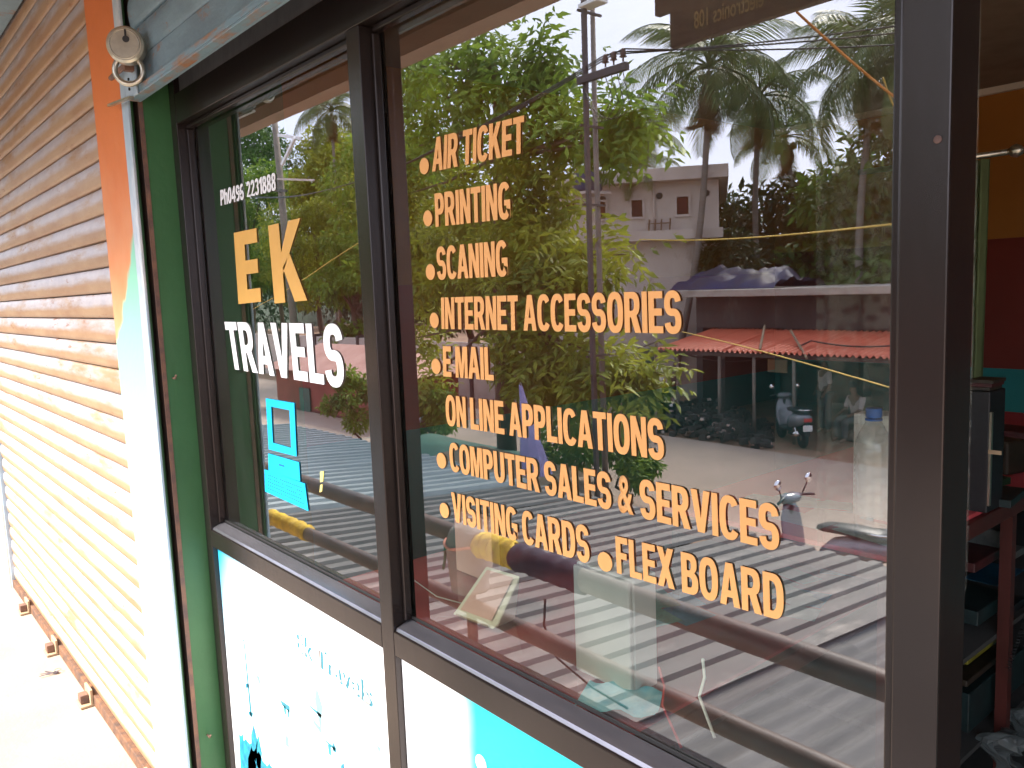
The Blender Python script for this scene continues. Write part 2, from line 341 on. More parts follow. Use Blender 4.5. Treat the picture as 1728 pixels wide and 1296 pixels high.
# facade pillar between the two shops
pil = MB(); pil.box(-2.80, -2.50, -.155, .10, FL, 1.219)
def pillar_mat():
    m = mat('orange_pillar_paint', (.62, .165, .035), .7, base2=(.56, .145, .028), scale=4, bump=.12, bscale=40)
    n = m.node_tree; b = n.nodes['Principled BSDF']; src = b.inputs['Base Color'].links[0].from_socket
    t = n.nodes.new('ShaderNodeTexCoord'); sp = n.nodes.new('ShaderNodeSeparateXYZ'); n.links.new(t.outputs['Object'], sp.inputs[0])
    z = n.nodes.new('ShaderNodeTexNoise'); z.inputs['Scale'].default_value = 7; n.links.new(t.outputs['Object'], z.inputs['Vector'])
    # orange grows paler downwards; older mint paint shows where worn away, with ragged edges
    def level(zc, amp, w, xk):
        a = n.nodes.new('ShaderNodeMath'); a.operation = 'MULTIPLY_ADD'; a.inputs[1].default_value = amp; n.links.new(z.outputs['Fac'], a.inputs[0]); n.links.new(sp.outputs[2], a.inputs[2])
        a2 = n.nodes.new('ShaderNodeMath'); a2.operation = 'MULTIPLY_ADD'; a2.inputs[1].default_value = xk; n.links.new(sp.outputs[0], a2.inputs[0]); n.links.new(a.outputs[0], a2.inputs[2])
        r = n.nodes.new('ShaderNodeMapRange'); r.inputs[1].default_value = zc+w; r.inputs[2].default_value = zc-w; n.links.new(a2.outputs[0], r.inputs[0]); return r
    r1 = level(.12+.25, .5, .30, 0); m1 = n.nodes.new('ShaderNodeMixRGB'); n.links.new(r1.outputs[0], m1.inputs[0]); n.links.new(src, m1.inputs[1]); m1.inputs[2].default_value = (.68, .33, .15, 1)
    r2 = level(.02+.10+2.65*1.2, .2, .012, -1.2); m2 = n.nodes.new('ShaderNodeMixRGB'); n.links.new(r2.outputs[0], m2.inputs[0]); n.links.new(m1.outputs[0], m2.inputs[1]); m2.inputs[2].default_value = (.24, .55, .38, 1)
    n.links.new(m2.outputs[0], b.inputs['Base Color']); return m
tag(pil.build('facade_pillar', pillar_mat(), bevel=.004), kind='structure')
struct(bx('facade_pillar_far', M['cream'], -6.5, -5.78, -.155, .1, FL, 1.219))

# slat paint: grey-lilac patches on each slat's upper part, rust-orange below
def slatpaint():
    m = M['shutter']; n = m.node_tree; n.nodes.clear()
    o = n.nodes.new('ShaderNodeOutputMaterial'); b = n.nodes.new('ShaderNodeBsdfPrincipled'); n.links.new(b.outputs[0], o.inputs[0]); b.inputs['Roughness'].default_value = .5
    t = n.nodes.new('ShaderNodeTexCoord'); sp = n.nodes.new('ShaderNodeSeparateXYZ'); n.links.new(t.outputs['Object'], sp.inputs[0])
    oi = n.nodes.new('ShaderNodeObjectInfo'); cb = n.nodes.new('ShaderNodeCombineXYZ'); mu = n.nodes.new('ShaderNodeMath'); mu.operation = 'MULTIPLY'; mu.inputs[1].default_value = 40; n.links.new(oi.outputs['Random'], mu.inputs[0])
    n.links.new(sp.outputs[0], cb.inputs[0]); n.links.new(mu.outputs[0], cb.inputs[1]); n.links.new(sp.outputs[2], cb.inputs[2])
    def noise(sx, sz, d=5, r=.65):
        mp = n.nodes.new('ShaderNodeMapping'); mp.inputs['Scale'].default_value = (sx, 1, sz); n.links.new(cb.outputs[0], mp.inputs[0])
        z = n.nodes.new('ShaderNodeTexNoise'); z.inputs['Scale'].default_value = 1; z.inputs['Detail'].default_value = d; z.inputs['Roughness'].default_value = r; n.links.new(mp.outputs[0], z.inputs['Vector']); return z.outputs['Fac']
    def math_(op, a, b_, c=None):
        q = n.nodes.new('ShaderNodeMath'); q.operation = op
        for i, v in enumerate((a, b_, c)):
            if v is None: continue
            if isinstance(v, (int, float)): q.inputs[i].default_value = v
            else: n.links.new(v, q.inputs[i])
        return q.outputs[0]
    def ramp(v, lo, hi):
        q = n.nodes.new('ShaderNodeMapRange'); q.inputs[1].default_value = lo; q.inputs[2].default_value = hi; n.links.new(v, q.inputs[0]); return q.outputs[0]
    def mix(f, a, b_):
        q = n.nodes.new('ShaderNodeMixRGB'); n.links.new(f, q.inputs[0])
        for i, v in ((1, a), (2, b_)):
            if isinstance(v, tuple): q.inputs[i].default_value = (*v, 1)
            else: n.links.new(v, q.inputs[i])
        return q.outputs[0]
    zc = math_('DIVIDE', sp.outputs[2], .0855)
    zc = math_('MULTIPLY_ADD', noise(5, 30), .30, zc)
    grey = ramp(zc, .50, .72); gn = ramp(noise(1.6, 8, 6), .36, .50); grey = math_('MULTIPLY', grey, gn)
    base = mix(ramp(noise(3, 10, 4), .35, .65), (.31, .17, .085), (.38, .24, .13))
    col = mix(grey, base, mix(ramp(noise(9, 20), .3, .7), (.36, .32, .33), (.48, .43, .42)))
    col = mix(ramp(noise(5.5, 26, 7, .72), .60, .70), col, (.24, .085, .025))
    col = mix(ramp(noise(14, 60, 4, .8), .70, .76), col, (.62, .58, .52))
    n.links.new(col, b.inputs['Base Color'])
    bp = n.nodes.new('ShaderNodeBump'); bp.inputs['Strength'].default_value = .2; bp.inputs['Distance'].default_value = .004; n.links.new(noise(40, 60), bp.inputs['Height']); n.links.new(bp.outputs[0], b.inputs['Normal'])
slatpaint()
# ---------------------------------------------------------------- left shop: closed roller shutter
sh = thing('roller_shutter', 'closed rusty cream roller shutter of horizontal slats beside the orange pillar', 'shutter', (-4.29, -.12, FL))
PITCH = .0855; SW = 1.485
def slat_mesh(w, name, m):
    prof = [(.014, 0), (.001, .0012), (-.003, .004), (-.0058, .016), (-.0080, .034), (-.0085, .046), (-.0075, .060), (-.005, .072), (-.002, .079), (.001, .0815), (.014, .0825), (.014, .0855)]
    b = MB(); nx = 26; o = 0
    for i in range(nx+1):
        x = -w + 2*w*i/nx
        for (y, z) in prof: b.v.append((x, y + .0015*noise.noise(Vector((x*3, z*9, 1))), z))
    k = len(prof)
    for i in range(nx):
        for j in range(k-1): b.f.append((i*k+j, (i+1)*k+j, (i+1)*k+j+1, i*k+j+1)); b.mi.append(0)
    me = b.mesh(name, m, smooth=True, fix=False); return me
slm = [slat_mesh(SW, 'slat', M['shutter']) for _ in range(1)]
for i in range(34):
    o = inst('slat', slm[0], sh, (random.uniform(-.003, .003), random.uniform(-.001, .001), .05 + i*PITCH), (0, 0, 0))
bx('backing', M['black'], -SW, SW, .012, .02, 0, 2.93, sh)
br = MB(); br.box(-SW, SW, -.022, .012, .0, .05); br.build('bottom_rail', M['shutter_edge'], sh, bevel=.003)
for x in (-.95, -.22, .48, 1.36):
    s = MB(); s.box(x-.05, x+.05, -.075, -.022, .002, .012); s.box(x-.05, x+.05, -.034, -.023, .012, .075); s.build('floor_bracket', M['carton'], sh, bevel=.002)
    e = MB(); e.box(x-.025, x+.025, -.068, -.035, .013, .05); e.build('staple', M['rusty'], sh, bevel=.002)
for sx in (-1, 1):
    g = MB(); g.box(sx*SW-.012, sx*SW+.012, -.026, .02, 0, 2.93); g.build('guide_rail', M['guide'], sh, bevel=.002)
# rolled-over hood board at the head of the left shutter
hb = bx('shutter_hood', M['blue_shutter'], -5.775, -2.83, -.60, -.14, 1.185, 1.218, None, .004); tag(hb, 'blue-grey painted head board above the closed rusty shutter', 'board')
# keys on the floor
kk = thing('key_bunch', 'small bunch of keys lying on the concrete floor by the shutter', 'keys', (*onZ(95, 1137, FL)[:2], FL))
for i in range(3):
    a = i*.5 - 2.6; k = MB(); k.obox((0,0,.004+.003*i), (math.cos(a)*.07, math.sin(a)*.07, .004+.003*i), .006, .002); k.lathe([(.011,0),(.011,.002)], (0,0,.003+.003*i), 12); k.build('key', M['keyring'], kk)
kr = MB(); kr.tube([(math.cos(t)*.014-.01, math.sin(t)*.014+.01, .014) for t in np.linspace(0, 2*PI, 17)], .0012, 5); kr.build('key_ring', M['keyring'], kk)

# ---------------------------------------------------------------- own shutter, rolled up above the shop front
gd = thing('shutter_guide', 'tall pale blue shutter guide rail with dark groove along the orange pillar', 'guide rail', (-2.47, -.14, FL))
bx('guide_face', M['guide'], -.03, .028, -.017, -.009, 0, 2.93, gd, .002)
bx('guide_back', M['groove'], -.03, .028, .012, .02, 0, 2.93, gd)
bx('guide_web', M['green'], -.03, -.022, -.0089, .0119, 0, 2.93, gd)
bx('guide_lining', M['green'], -.0215, .018, -.0088, -.003, 0, 2.93, gd)
bx('guide_lip', M['rusty'], .0285, .032, .010, .022, 0, 2.93, gd)
us = thing('rolled_shutter', 'pale blue roller shutter pushed up above the shop window, with rusty bottom rail', 'shutter', (-1.0, -.128, .552))
r = MB(); r.box(-1.43, 1.6, -.004, .004, .0, .105); r.build('bottom_plate', M['blue_shutter'], us, bevel=.002)
r = MB(); r.box(-1.43, 1.6, -.028, -.0045, .0, .006); r.box(-1.43, 1.6, -.028, -.022, .0065, .022); r.build('bottom_angle', M['rust_blue'], us, bevel=.001)
um = slat_mesh(1.52, 'slat', M['blue_shutter'])
for i in range(6): inst('slat', um, us, (.085, 0, .106+i*PITCH))
# latch plate and sliding bolt at the rail's end
l = MB(); l.box(-1.425, -1.33, -.036, -.0285, -.002, .10); l.build('latch_plate', M['guide'], us, bevel=.003)
l = MB(); l.tube([(-1.33, -.05, .075), (-1.50, -.05, .072)], .007, 8); l.box(-1.345, -1.325, -.06, -.037, .055, .105); l.build('bolt', M['rusty'], us, auto=True)
l = MB(); l.obox((-1.36, -.04, -.005), (-1.53, -.052, .004), .012, .006); l.build('latch_tongue', M['steel'], us)
for q in (.02, .045): MB().lathe([(.004,0),(.004,-.003)], (-1.38, -.037, q), 8, 'y').build('screw', M['black'], us)

# padlock: round body, ring shackle
pl = thing('padlock', 'round worn steel padlock hanging on the raised shutter bolt', 'padlock', tuple(onY(217, 112, -.185)))
b = MB(); b.lathe([(.0, -.016), (.034, -.016), (.0385, -.012), (.040, 0), (.0385, .012), (.034, .016), (0, .016)], (0,0,.042), 36, 'y'); b.build('body', M['brasssteel'], pl, smooth=False, auto=True)
b = MB(); b.tube([(math.cos(t)*.029, 0, math.sin(t)*.029-.008) for t in np.linspace(0, 2*PI, 33)], .0058, 10, cap=False); b.build('shackle', M['steel'], pl, smooth=True)
b = MB(); b.lathe([(.007,-.0175),(.007,-.0164)], (0.004,0,.052), 14, 'y'); b.box(.002,.006,-.0178,-.0164,.056,.072); b.build('keyhole', M['black'], pl)
b = MB(); b.tube([(math.cos(t)*.030, -.0166, math.sin(t)*.030+.042) for t in np.linspace(0, 2*PI, 37)], .0012, 6, cap=False); b.build('rim', M['steel'], pl, smooth=True)
pl.rotation_euler = (0, 0, math.radians(58)); pl.scale = (1.2, 1.2, 1.2)

# green jamb
struct(bx('window_jamb', M['green'], -2.62, -2.4405, -.119, .30, FL, 1.0))
struct(bx('wall_under_window', M['green'], -2.44, -.33, .05, .15, FL, -.90))
# little hooks in the jamb
for (px, py) in ((292, 638), (350, 1240)):
    p = onX(px, py, -2.44)
    h = MB(); h.tube([(0,0,0), (.02,-.0,.0), (.028,.0,.01)], .003, 6); o = h.build('wall_hook', M['rusty'], loc=p)
    tag(o, 'short rusty hook in the green wall, %s' % ('higher one' if py < 900 else 'lower one near the poster'), 'hook')

# ================================================================== SHOP FRONT
sf = thing('shop_front', 'brown metal framed shop window with two panes lettered EK TRAVELS over pale blue posters', 'shop window', (0, 0, 0))
XL, XM, XR = -2.44, -1.42, -.371           # left sides of stile, mullion, end post
FW = .047; FY = -.045                      # face width and front plane
TZ, RZ1, RZ0 = .495, -.675, -.725
def member(name, x0, x1, z0, z1, y0=FY, y1=.012, m='dark_metal'):
    return bx(name, M[m], x0, x1, y0, y1, z0, z1, sf, .0016)
member('stile', XL, XL+FW, FL+.002, .80)
member('stile', XM, XM+FW, FL+.002, TZ-.0005)
member('end_post', XR-.002, XR+.044, FL+.002, .80, FY, .016)
member('end_post_return', XR-.012, XR-.0025, FL+.002, .80, -.020, .012)
member('head_rail', XL+FW+.0005, XR-.0125, TZ, .575, FY, .012)
member('head_panel', XL+FW+.0005, XR-.0125, .5755, .80, -.030, .010, 'asbestos')
for (a, b_) in ((XL+FW+.0005, XM-.0005), (XM+FW+.0005, XR-.0125)):
    member('sill_rail', a, b_, RZ0, RZ1)
    member('base_rail', a, b_, FL+.004, FL+.10)
    # sloping glazing bead: a wedge that catches the sky
    w = MB(); z0 = RZ1+.0008
    w.add([(a+.002, FY+.004, z0), (b_-.002, FY+.004, z0), (b_-.002, -.004, z0), (a+.002, -.004, z0),
           (a+.002, FY+.008, z0+.006), (b_-.002, FY+.008, z0+.006), (b_-.002, -.006, z0+.016), (a+.002, -.006, z0+.016)],
          [(0,3,2,1),(4,5,6,7),(0,1,5,4),(1,2,6,5),(2,3,7,6),(3,0,4,7)])
    w.build('sill_bead', M['bead'], sf, bevel=.001)
    w = MB(); w.box(a, b_, -.0045, -.0012, z0+.0165, z0+.022); w.build('gasket', M['black'], sf)
    w = MB(); w.box(a+.010, b_-.010, -.022, -.004, TZ-.012, TZ-.0008); w.build('head_bead', M['dark_metal'], sf, bevel=.002)
    for xx in (a, b_-.009):
        w = MB(); w.box(xx, xx+.009, -.020, -.0045, z0+.017, TZ-.013); w.build('side_bead', M['dark_metal'], sf, bevel=.002)
screw = MB().lathe([(.0038, 0), (.0038, -.001), (.002, -.002)], (XR+.033, FY-.0002, .122), 10, 'y').build('screw', M['rusty'], sf)

def pane(x0, x1, z0, z1):
    b = MB(); b.add([(x0,0,z0),(x1,0,z0),(x1,0,z1),(x0,0,z1)], [(0,1,2,3)], 0)
    b.box(x0, x1, .0006, .005, z0, z1, 1)
    return b.build('glass_pane', [M['film'], M['glassback']], sf, fix=False)
pane_l = pane(XL+FW-.004, XM+.004, RZ1-.01, TZ+.01)
pane_r = pane(XM+FW-.004, XR-.006, RZ1-.01, TZ+.01)

# ---- lettering: thin vinyl, each line fitted to the quad it fills on the glass
def letter_mat(name, c, side):
    return mat(name, c, .55, base2=tuple(x*.93 for x in c), scale=12)
V_OR = letter_mat('orange_vinyl', (.79, .385, .125), None); V_YE = letter_mat('yellow_vinyl', (.72, .39, .09), None)
V_WH = letter_mat('white_vinyl', (.82, .82, .82), None); V_BACK = mat('vinyl_backing', (.30, .085, .02), .7)
def text_verts(s, off, sx=1.0, space=1.0, res=5):
    cu = bpy.data.curves.new('t', 'FONT'); cu.body = s; cu.size = 1.0; cu.offset = off; cu.resolution_u = res; cu.space_character = space
    cu.extrude = 0.0; cu.fill_mode = 'FRONT'
    o = bpy.data.objects.new('t', cu); COL.objects.link(o)
    dg = bpy.context.evaluated_depsgraph_get(); me = bpy.data.meshes.new_from_object(o.evaluated_get(dg))
    bpy.data.objects.remove(o); return me
def lettering(s, quad, m, parent, off=.048, space=1.0, y=-.0016, label=None, name='lettering', yplane=0, back=V_BACK, th=.0009, word_space=None):
    """quad: photo px of TL, TR, BR, BL of the line's caps"""
    up_c = all(c_ in GL or c_ in ' &' for c_ in s)
    me = glyph_mesh(s) if up_c else text_verts(s, off, 1, space)
    P = [onY(*q, yplane) for q in quad]
    vs = [v.co.copy() for v in me.vertices]
    x0 = min(v.x for v in vs); x1 = max(v.x for v in vs); z0 = min(v.y for v in vs if 1); z1 = max(v.y for v in vs)
    if up_c: z0, z1 = 0, 1
    else: z0 = max(z0, -off-.012)
    for v in me.vertices:
        u = (v.co.x-x0)/(x1-x0); w = (v.co.y-z0)/(z1-z0)
        p = P[3]*(1-u)*(1-w) + P[2]*u*(1-w) + P[1]*u*w + P[0]*(1-u)*w
        v.co = (p.x, yplane+y, p.z)
    b = bmesh.new(); b.from_mesh(me)
    bmesh.ops.remove_doubles(b, verts=b.verts, dist=1e-5)
    for f in b.faces:
        if f.normal.y > 0: f.normal_flip()
    ret = bmesh.ops.extrude_face_region(b, geom=b.faces[:])
    ev = [g for g in ret['geom'] if isinstance(g, bmesh.types.BMVert)]
    for v in ev: v.co.y -= th
    front = set(g for g in ret['geom'] if isinstance(g, bmesh.types.BMFace))
    for f in b.faces: f.material_index = 0 if f in front else 1
    bmesh.ops.recalc_face_normals(b, faces=b.faces); b.to_mesh(me); b.free()
    me.materials.clear(); me.materials.append(m); me.materials.append(back)
    o = bpy.data.objects.new(name, me); COL.objects.link(o); o.parent = parent
    if label: o['label'] = label
    return o
def arc(cx_, cy_, rx, ry, a0, a1, n=14, p=.80):
    o_ = []
    for k in range(n+1):
        a = math.radians(a0+(a1-a0)*k/n); c_, s_ = math.cos(a), math.sin(a)
        o_.append((cx_+rx*abs(c_)**p*(1 if c_ >= 0 else -1), cy_+ry*abs(s_)**p*(1 if s_ >= 0 else -1)))
    return o_
def band(path, tx, ty):
    l_, r_ = [], []
    for k, p_ in enumerate(path):
        a, b = path[max(k-1, 0)], path[min(k+1, len(path)-1)]; dx, dy = b[0]-a[0], b[1]-a[1]; q_ = math.hypot(dx, dy); nx, ny = -dy/q_, dx/q_
        l_.append((p_[0]+nx*tx, p_[1]+ny*ty)); r_.append((p_[0]-nx*tx, p_[1]-ny*ty))
    return l_+r_[::-1]
ST, HB = .105, .085     # half stem, half bar
GL = {
 'I': (.20, [[(0,0),(.20,0),(.20,1),(0,1)]]),
 'L': (.52, [[(0,0),(.52,0),(.52,.17),(.21,.17),(.21,1),(0,1)]]),
 'T': (.58, [[(.185,0),(.395,0),(.395,.83),(.58,.83),(.58,1),(0,1),(0,.83),(.185,.83)]]),
 'E': (.55, [[(0,0),(.55,0),(.55,.17),(.21,.17),(.21,.42),(.51,.42),(.51,.59),(.21,.59),(.21,.83),(.54,.83),(.54,1),(0,1)]]),
 'F': (.53, [[(0,0),(.21,0),(.21,.41),(.47,.41),(.47,.58),(.21,.58),(.21,.83),(.53,.83),(.53,1),(0,1)]]),
 'A': (.70, [[(0,0),(.21,0),(.255,.20),(.445,.20),(.49,0),(.70,0),(.47,1),(.23,1)], [(.29,.36),(.41,.36),(.35,.70)]]),
 'V': (.68, [[(0,1),(.22,1),(.34,.32),(.46,1),(.68,1),(.46,0),(.22,0)]]),
 'N': (.63, [[(0,0),(.19,0),(.19,.58),(.41,0),(.63,0),(.63,1),(.44,1),(.44,.42),(.22,1),(0,1)]]),
 'M': (.78, [[(0,0),(.18,0),(.18,.66),(.30,0),(.48,0),(.60,.66),(.60,0),(.78,0),(.78,1),(.50,1),(.39,.38),(.28,1),(0,1)]]),
 'K': (.68, [[(0,0),(.21,0),(.21,.28),(.29,.40),(.45,0),(.69,0),(.43,.58),(.66,1),(.43,1),(.21,.62),(.21,1),(0,1)]]),
 'X': (.68, [[(0,0),(.23,0),(.34,.27),(.45,0),(.68,0),(.46,.51),(.67,1),(.44,1),(.34,.76),(.24,1),(.01,1),(.22,.51)]]),
 'O': (.68, [arc(.34,.5,.34,.515,0,360,32)[:-1], arc(.34,.5,.128,.335,0,360,24)[:-1]]),
 'D': (.65, [[(0,0)]+arc(.31,.5,.34,.5,-90,90,18)+[(0,1)], [(.21,.17)]+arc(.27,.5,.165,.33,-90,90,14)+[(.21,.83)]]),
 'P': (.60, [[(0,0),(.21,0),(.21,.36)]+arc(.31,.68,.29,.32,-90,90,16)+[(0,1)], [(.21,.53)]+arc(.28,.68,.11,.15,-90,90,10)+[(.21,.83)]]),
 'R': (.66, [[(0,0),(.21,0),(.21,.38),(.27,.38),(.43,0),(.67,0),(.49,.43)]+arc(.33,.70,.29,.30,-55,90,14)+[(0,1)], [(.21,.54)]+arc(.29,.69,.12,.15,-90,90,10)+[(.21,.84)]]),
 'B': (.62, [[(0,0)]+arc(.31,.285,.32,.285,-90,62,14)+arc(.30,.755,.29,.245,-50,90,12)+[(0,1)], [(.21,.16)]+arc(.28,.29,.13,.13,-90,90,9)+[(.21,.42)], [(.21,.58)]+arc(.27,.71,.11,.13,-90,90,9)+[(.21,.84)]]),
 'C': (.63, [band(arc(.335,.5,.232,.425,38,322,34,.78), ST, HB)]),
 'G': (.66, [band(arc(.335,.5,.232,.425,40,335,34,.78), ST, HB)[:36]+[(.66,.03),(.66,.52),(.34,.52),(.34,.37),(.45,.37),(.45,.26)]+band(arc(.335,.5,.232,.425,40,335,34,.78), ST, HB)[38:]]),
 'U': (.63, [band([(.105,1),(.105,.7)]+arc(.315,.36,.21,.275,180,360,20,.85)+[(.525,.7),(.525,1)], ST, HB)]),
 '0': (.60, [arc(.30,.5,.30,.51,0,360,32)[:-1], arc(.30,.5,.095,.34,0,360,24)[:-1]]),
 '1': (.40, [[(.19,0),(.40,0),(.40,1),(.24,1),(0,.80),(0,.64),(.19,.73)]]),
 '8': (.60, [arc(.30,.275,.30,.285,132,408,24)+arc(.30,.755,.27,.25,-48,228,22), arc(.30,.29,.10,.13,0,360,16)[:-1], arc(.30,.74,.085,.11,0,360,16)[:-1]]),
 '2': (.60, [band(arc(.29,.70,.19,.215,172,-28,18,.9)+[(.12,.085),(.60,.085)], .10, .09)]),
 '3': (.60, [band(arc(.28,.735,.185,.185,165,-70,16,.9)+arc(.29,.285,.20,.205,70,-165,18,.9), .095, .085)]),
 '4': (.62, [[(.34,0),(.52,0),(.52,.22),(.62,.22),(.62,.38),(.52,.38),(.52,1),(.33,1),(0,.37),(0,.22),(.34,.22)], [(.16,.38),(.34,.38),(.34,.74)]]),
 '6': (.60, [band(arc(.31,.50,.21,.42,55,185,16,.9)+arc(.30,.30,.20,.215,175,-175,24,.9)[1:], .095, .085)]),
 '9': (.60, [band(arc(.29,.50,.21,.42,235,365,16,.9)+arc(.30,.70,.20,.215,-5,-355,24,.9)[1:], .095, .085)]),
 'h': (.56, [[(0,0),(.19,0),(.19,.52),(.24,.60),(.33,.60),(.37,.52),(.37,0),(.56,0),(.56,.62),(.47,.74),(.32,.76),(.19,.68),(.19,1),(0,1)]]),
 'S': (.62, [band(arc(.31,.705,.205,.215,8,250,22,.85)+arc(.31,.290,.205,.215,70,-172,22,.85), ST, .088)]),
}
def glyph_mesh(txt, space=.30, gap=.065):
    '''block capitals as filled outlines, laid side by side; anything missing falls back on the built-in face'''
    cu = bpy.data.curves.new('t', 'CURVE'); cu.dimensions = '2D'; cu.fill_mode = 'FRONT'; x = 0; extra = []
    for ch in txt:
        if ch == ' ': x += space-gap; continue
        if ch not in GL: extra.append((ch, x)); x += .66+gap; continue
        w, cs = GL[ch]
        for c_ in cs:
            sp = cu.splines.new('POLY'); sp.points.add(len(c_)-1); sp.use_cyclic_u = True
            for k, (a, b) in enumerate(c_): sp.points[k].co = (a+x, b, 0, 1)
        x += w+gap
    o = bpy.data.objects.new('t', cu); COL.objects.link(o); dg = bpy.context.evaluated_depsgraph_get()
    me = bpy.data.meshes.new_from_object(o.evaluated_get(dg)); bpy.data.objects.remove(o)
    for ch, x0 in extra:
        m2 = text_verts(ch, .022); vx = [v.co.x for v in m2.vertices]; vy = [v.co.y for v in m2.vertices]
        for v in m2.vertices: v.co = (x0+(v.co.x-min(vx))/(max(vx)-min(vx))*.66, (v.co.y-min(vy))/(max(vy)-min(vy)), 0)
        b = bmesh.new(); b.from_mesh(me); b.from_mesh(m2); b.to_mesh(me); b.free()
    return me
def bullet(px, py, rx, rz, parent=pane_r):
    c = onY(px, py, 0); e = onY(px, py-rz, 0); r = abs(e.z-c.z)
    b = MB(); b.lathe([(r, -.0016), (r, -.0026)], (c.x, 0, c.z), 24, 'y'); o = b.build('bullet', V_OR, parent); return o
L = lettering
L('AIR TICKET', [(733,233),(886,195),(886,258),(731,290)], V_OR, pane_r)
L('PRINTING', [(735,327),(862,306),(863,369),(737,383)], V_OR, pane_r)
L('SCANING', [(738,417),(857,405),(859,466),(740,472)], V_OR, pane_r)
L('INTERNET ACCESSORIES', [(746,502),(1150,490),(1152,563),(747,555)], V_OR, pane_r)
L('E MAIL', [(749,584),(833,586),(835,642),(750,635)], V_OR, pane_r)
L('ON LINE APPLICATIONS', [(753,666),(1120,707),(1123,777),(755,717)], V_OR, pane_r)
L('COMPUTER SALES & SERVICES', [(759,746),(1315,852),(1317,930),(762,794)], V_OR, pane_r)
L('VISITING CARDS', [(763,830),(994,888),(997,951),(766,879)], V_OR, pane_r)
L('FLEX BOARD', [(1040,904),(1323,971),(1325,1048),(1043,966)], V_OR, pane_r)
for q in ((717.5,280.5,8.5,14),(723.5,368.5,8,13.5),(728,459,8,13.5),(734.5,540.5,8,13),(737.5,618,7.5,13),(746.5,777,8,13),(751.5,861,7.5,12.5),(1022.6,947.5,12,16)):
    bullet(*q)
L('Ph0496', [(373,321),(412,309),(413,337),(374,347)], V_WH, pane_l, off=.03, back=V_WH)
L('2231888', [(417,307),(466,291),(467,321),(418,334)], V_WH, pane_l, off=.03, back=V_WH)
def poly_letter(strokes, quad, m, parent):
    """block letter from convex polygons in a unit square"""
    P = [onY(*q, 0) for q in quad]; b = MB()
    for pg in strokes:
        vv = []
        for u, w in pg:
            p = P[3]*(1-u)*(1-w) + P[2]*u*(1-w) + P[1]*u*w + P[0]*(1-u)*w; vv.append(p)
        n = len(vv); b.add([(p.x, -.0026, p.z) for p in vv] + [(p.x, -.0016, p.z) for p in vv], [tuple(range(n)), tuple(range(2*n-1, n-1, -1))] + [(i, (i+1) % n, n+(i+1) % n, n+i) for i in range(n)])
    return b.build('lettering', m, parent)
E_ = [[(0,0),(.44,0),(.44,1),(0,1)], [(.44,.0),(1,0),(1,.19),(.44,.19)], [(.44,.40),(.96,.40),(.96,.59),(.44,.59)], [(.44,.81),(1,.81),(1,1),(.44,1)]]
K_ = [[(0,0),(.34,0),(.34,1),(0,1)], [(.34,.36),(.34,.62),(.64,1),(1,1),(.42,.44)], [(.36,.44),(.60,.60),(1,0),(.64,0)]]
poly_letter(E_, [(396,393),(434,385),(442,509),(404,513)], V_YE, pane_l)
poly_letter(K_, [(454,381),(508,368),(520,507),(465,512)], V_YE, pane_l)
L('TRAVELS', [(380,543),(578,547),(583,655),(392,622)], V_WH, pane_l, off=.055, back=V_WH)
# computer sticker
V_CY = mat('cyan_vinyl', (.0, .42, .80), .5, var=.03); V_DB = mat('dark_blue_ink', (.0, .10, .35), .6)
def quadmb(b, pts, y0, y1):
    vv = [onY(*p, 0) for p in pts]; n = len(vv)
    b.add([(p.x, y0, p.z) for p in vv] + [(p.x, y1, p.z) for p in vv], [tuple(range(n)), tuple(range(2*n-1, n-1, -1))] + [(i, (i+1) % n, n+(i+1) % n, n+i) for i in range(n)])
c = MB(); A, Bq, Cq, Dq = (450,672),(498,680),(502,770),(455,758); a, b_, c_, d_ = (459,686),(490,692),(493,756),(462,747)
for q in ([A,Bq,b_,a],[Bq,Cq,c_,b_],[Cq,Dq,d_,c_],[Dq,A,a,d_]): quadmb(c, q, -.0026, -.0016)
quadmb(c, [(454,765),(506,780),(508,812),(455,795)], -.0026, -.0016)
quadmb(c, [(448,792),(516,816),(522,862),(449,829)], -.0028, -.0018)
c.build('computer_sticker', V_CY, pane_l)
kb = MB()
for j in range(5):
    for i in range(17):
        u = .06+i*.052; w = .14+j*.155
        tl, tr, brr, bl = (449,793),(515,817),(521,861),(450,829)
        def ip(u, w): return ((tl[0]*(1-u)+tr[0]*u)*(1-w)+(bl[0]*(1-u)+brr[0]*u)*w, (tl[1]*(1-u)+tr[1]*u)*(1-w)+(bl[1]*(1-u)+brr[1]*u)*w)
        if random.random() < .85: quadmb(kb, [ip(u,w), ip(u+.03,w), ip(u+.03,w+.07), ip(u,w+.07)], -.0031, -.0029)
quadmb(kb, [(472,782),(482,785),(482,788),(472,785)], -.0031, -.0029)
kb.build('keyboard_print', V_DB, pane_l)['kind'] = 'stuff'
# small stickers
st = MB(); quadmb(st, [(541,796),(547,795),(546,812),(541,814)], -.0012, -.0004); quadmb(st, [(541,818),(545,817),(544,829),(540,831)], -.0012, -.0004)
st.build('sticker', mat('yellow_sticker', (.7, .65, .2), .6), pane_l)

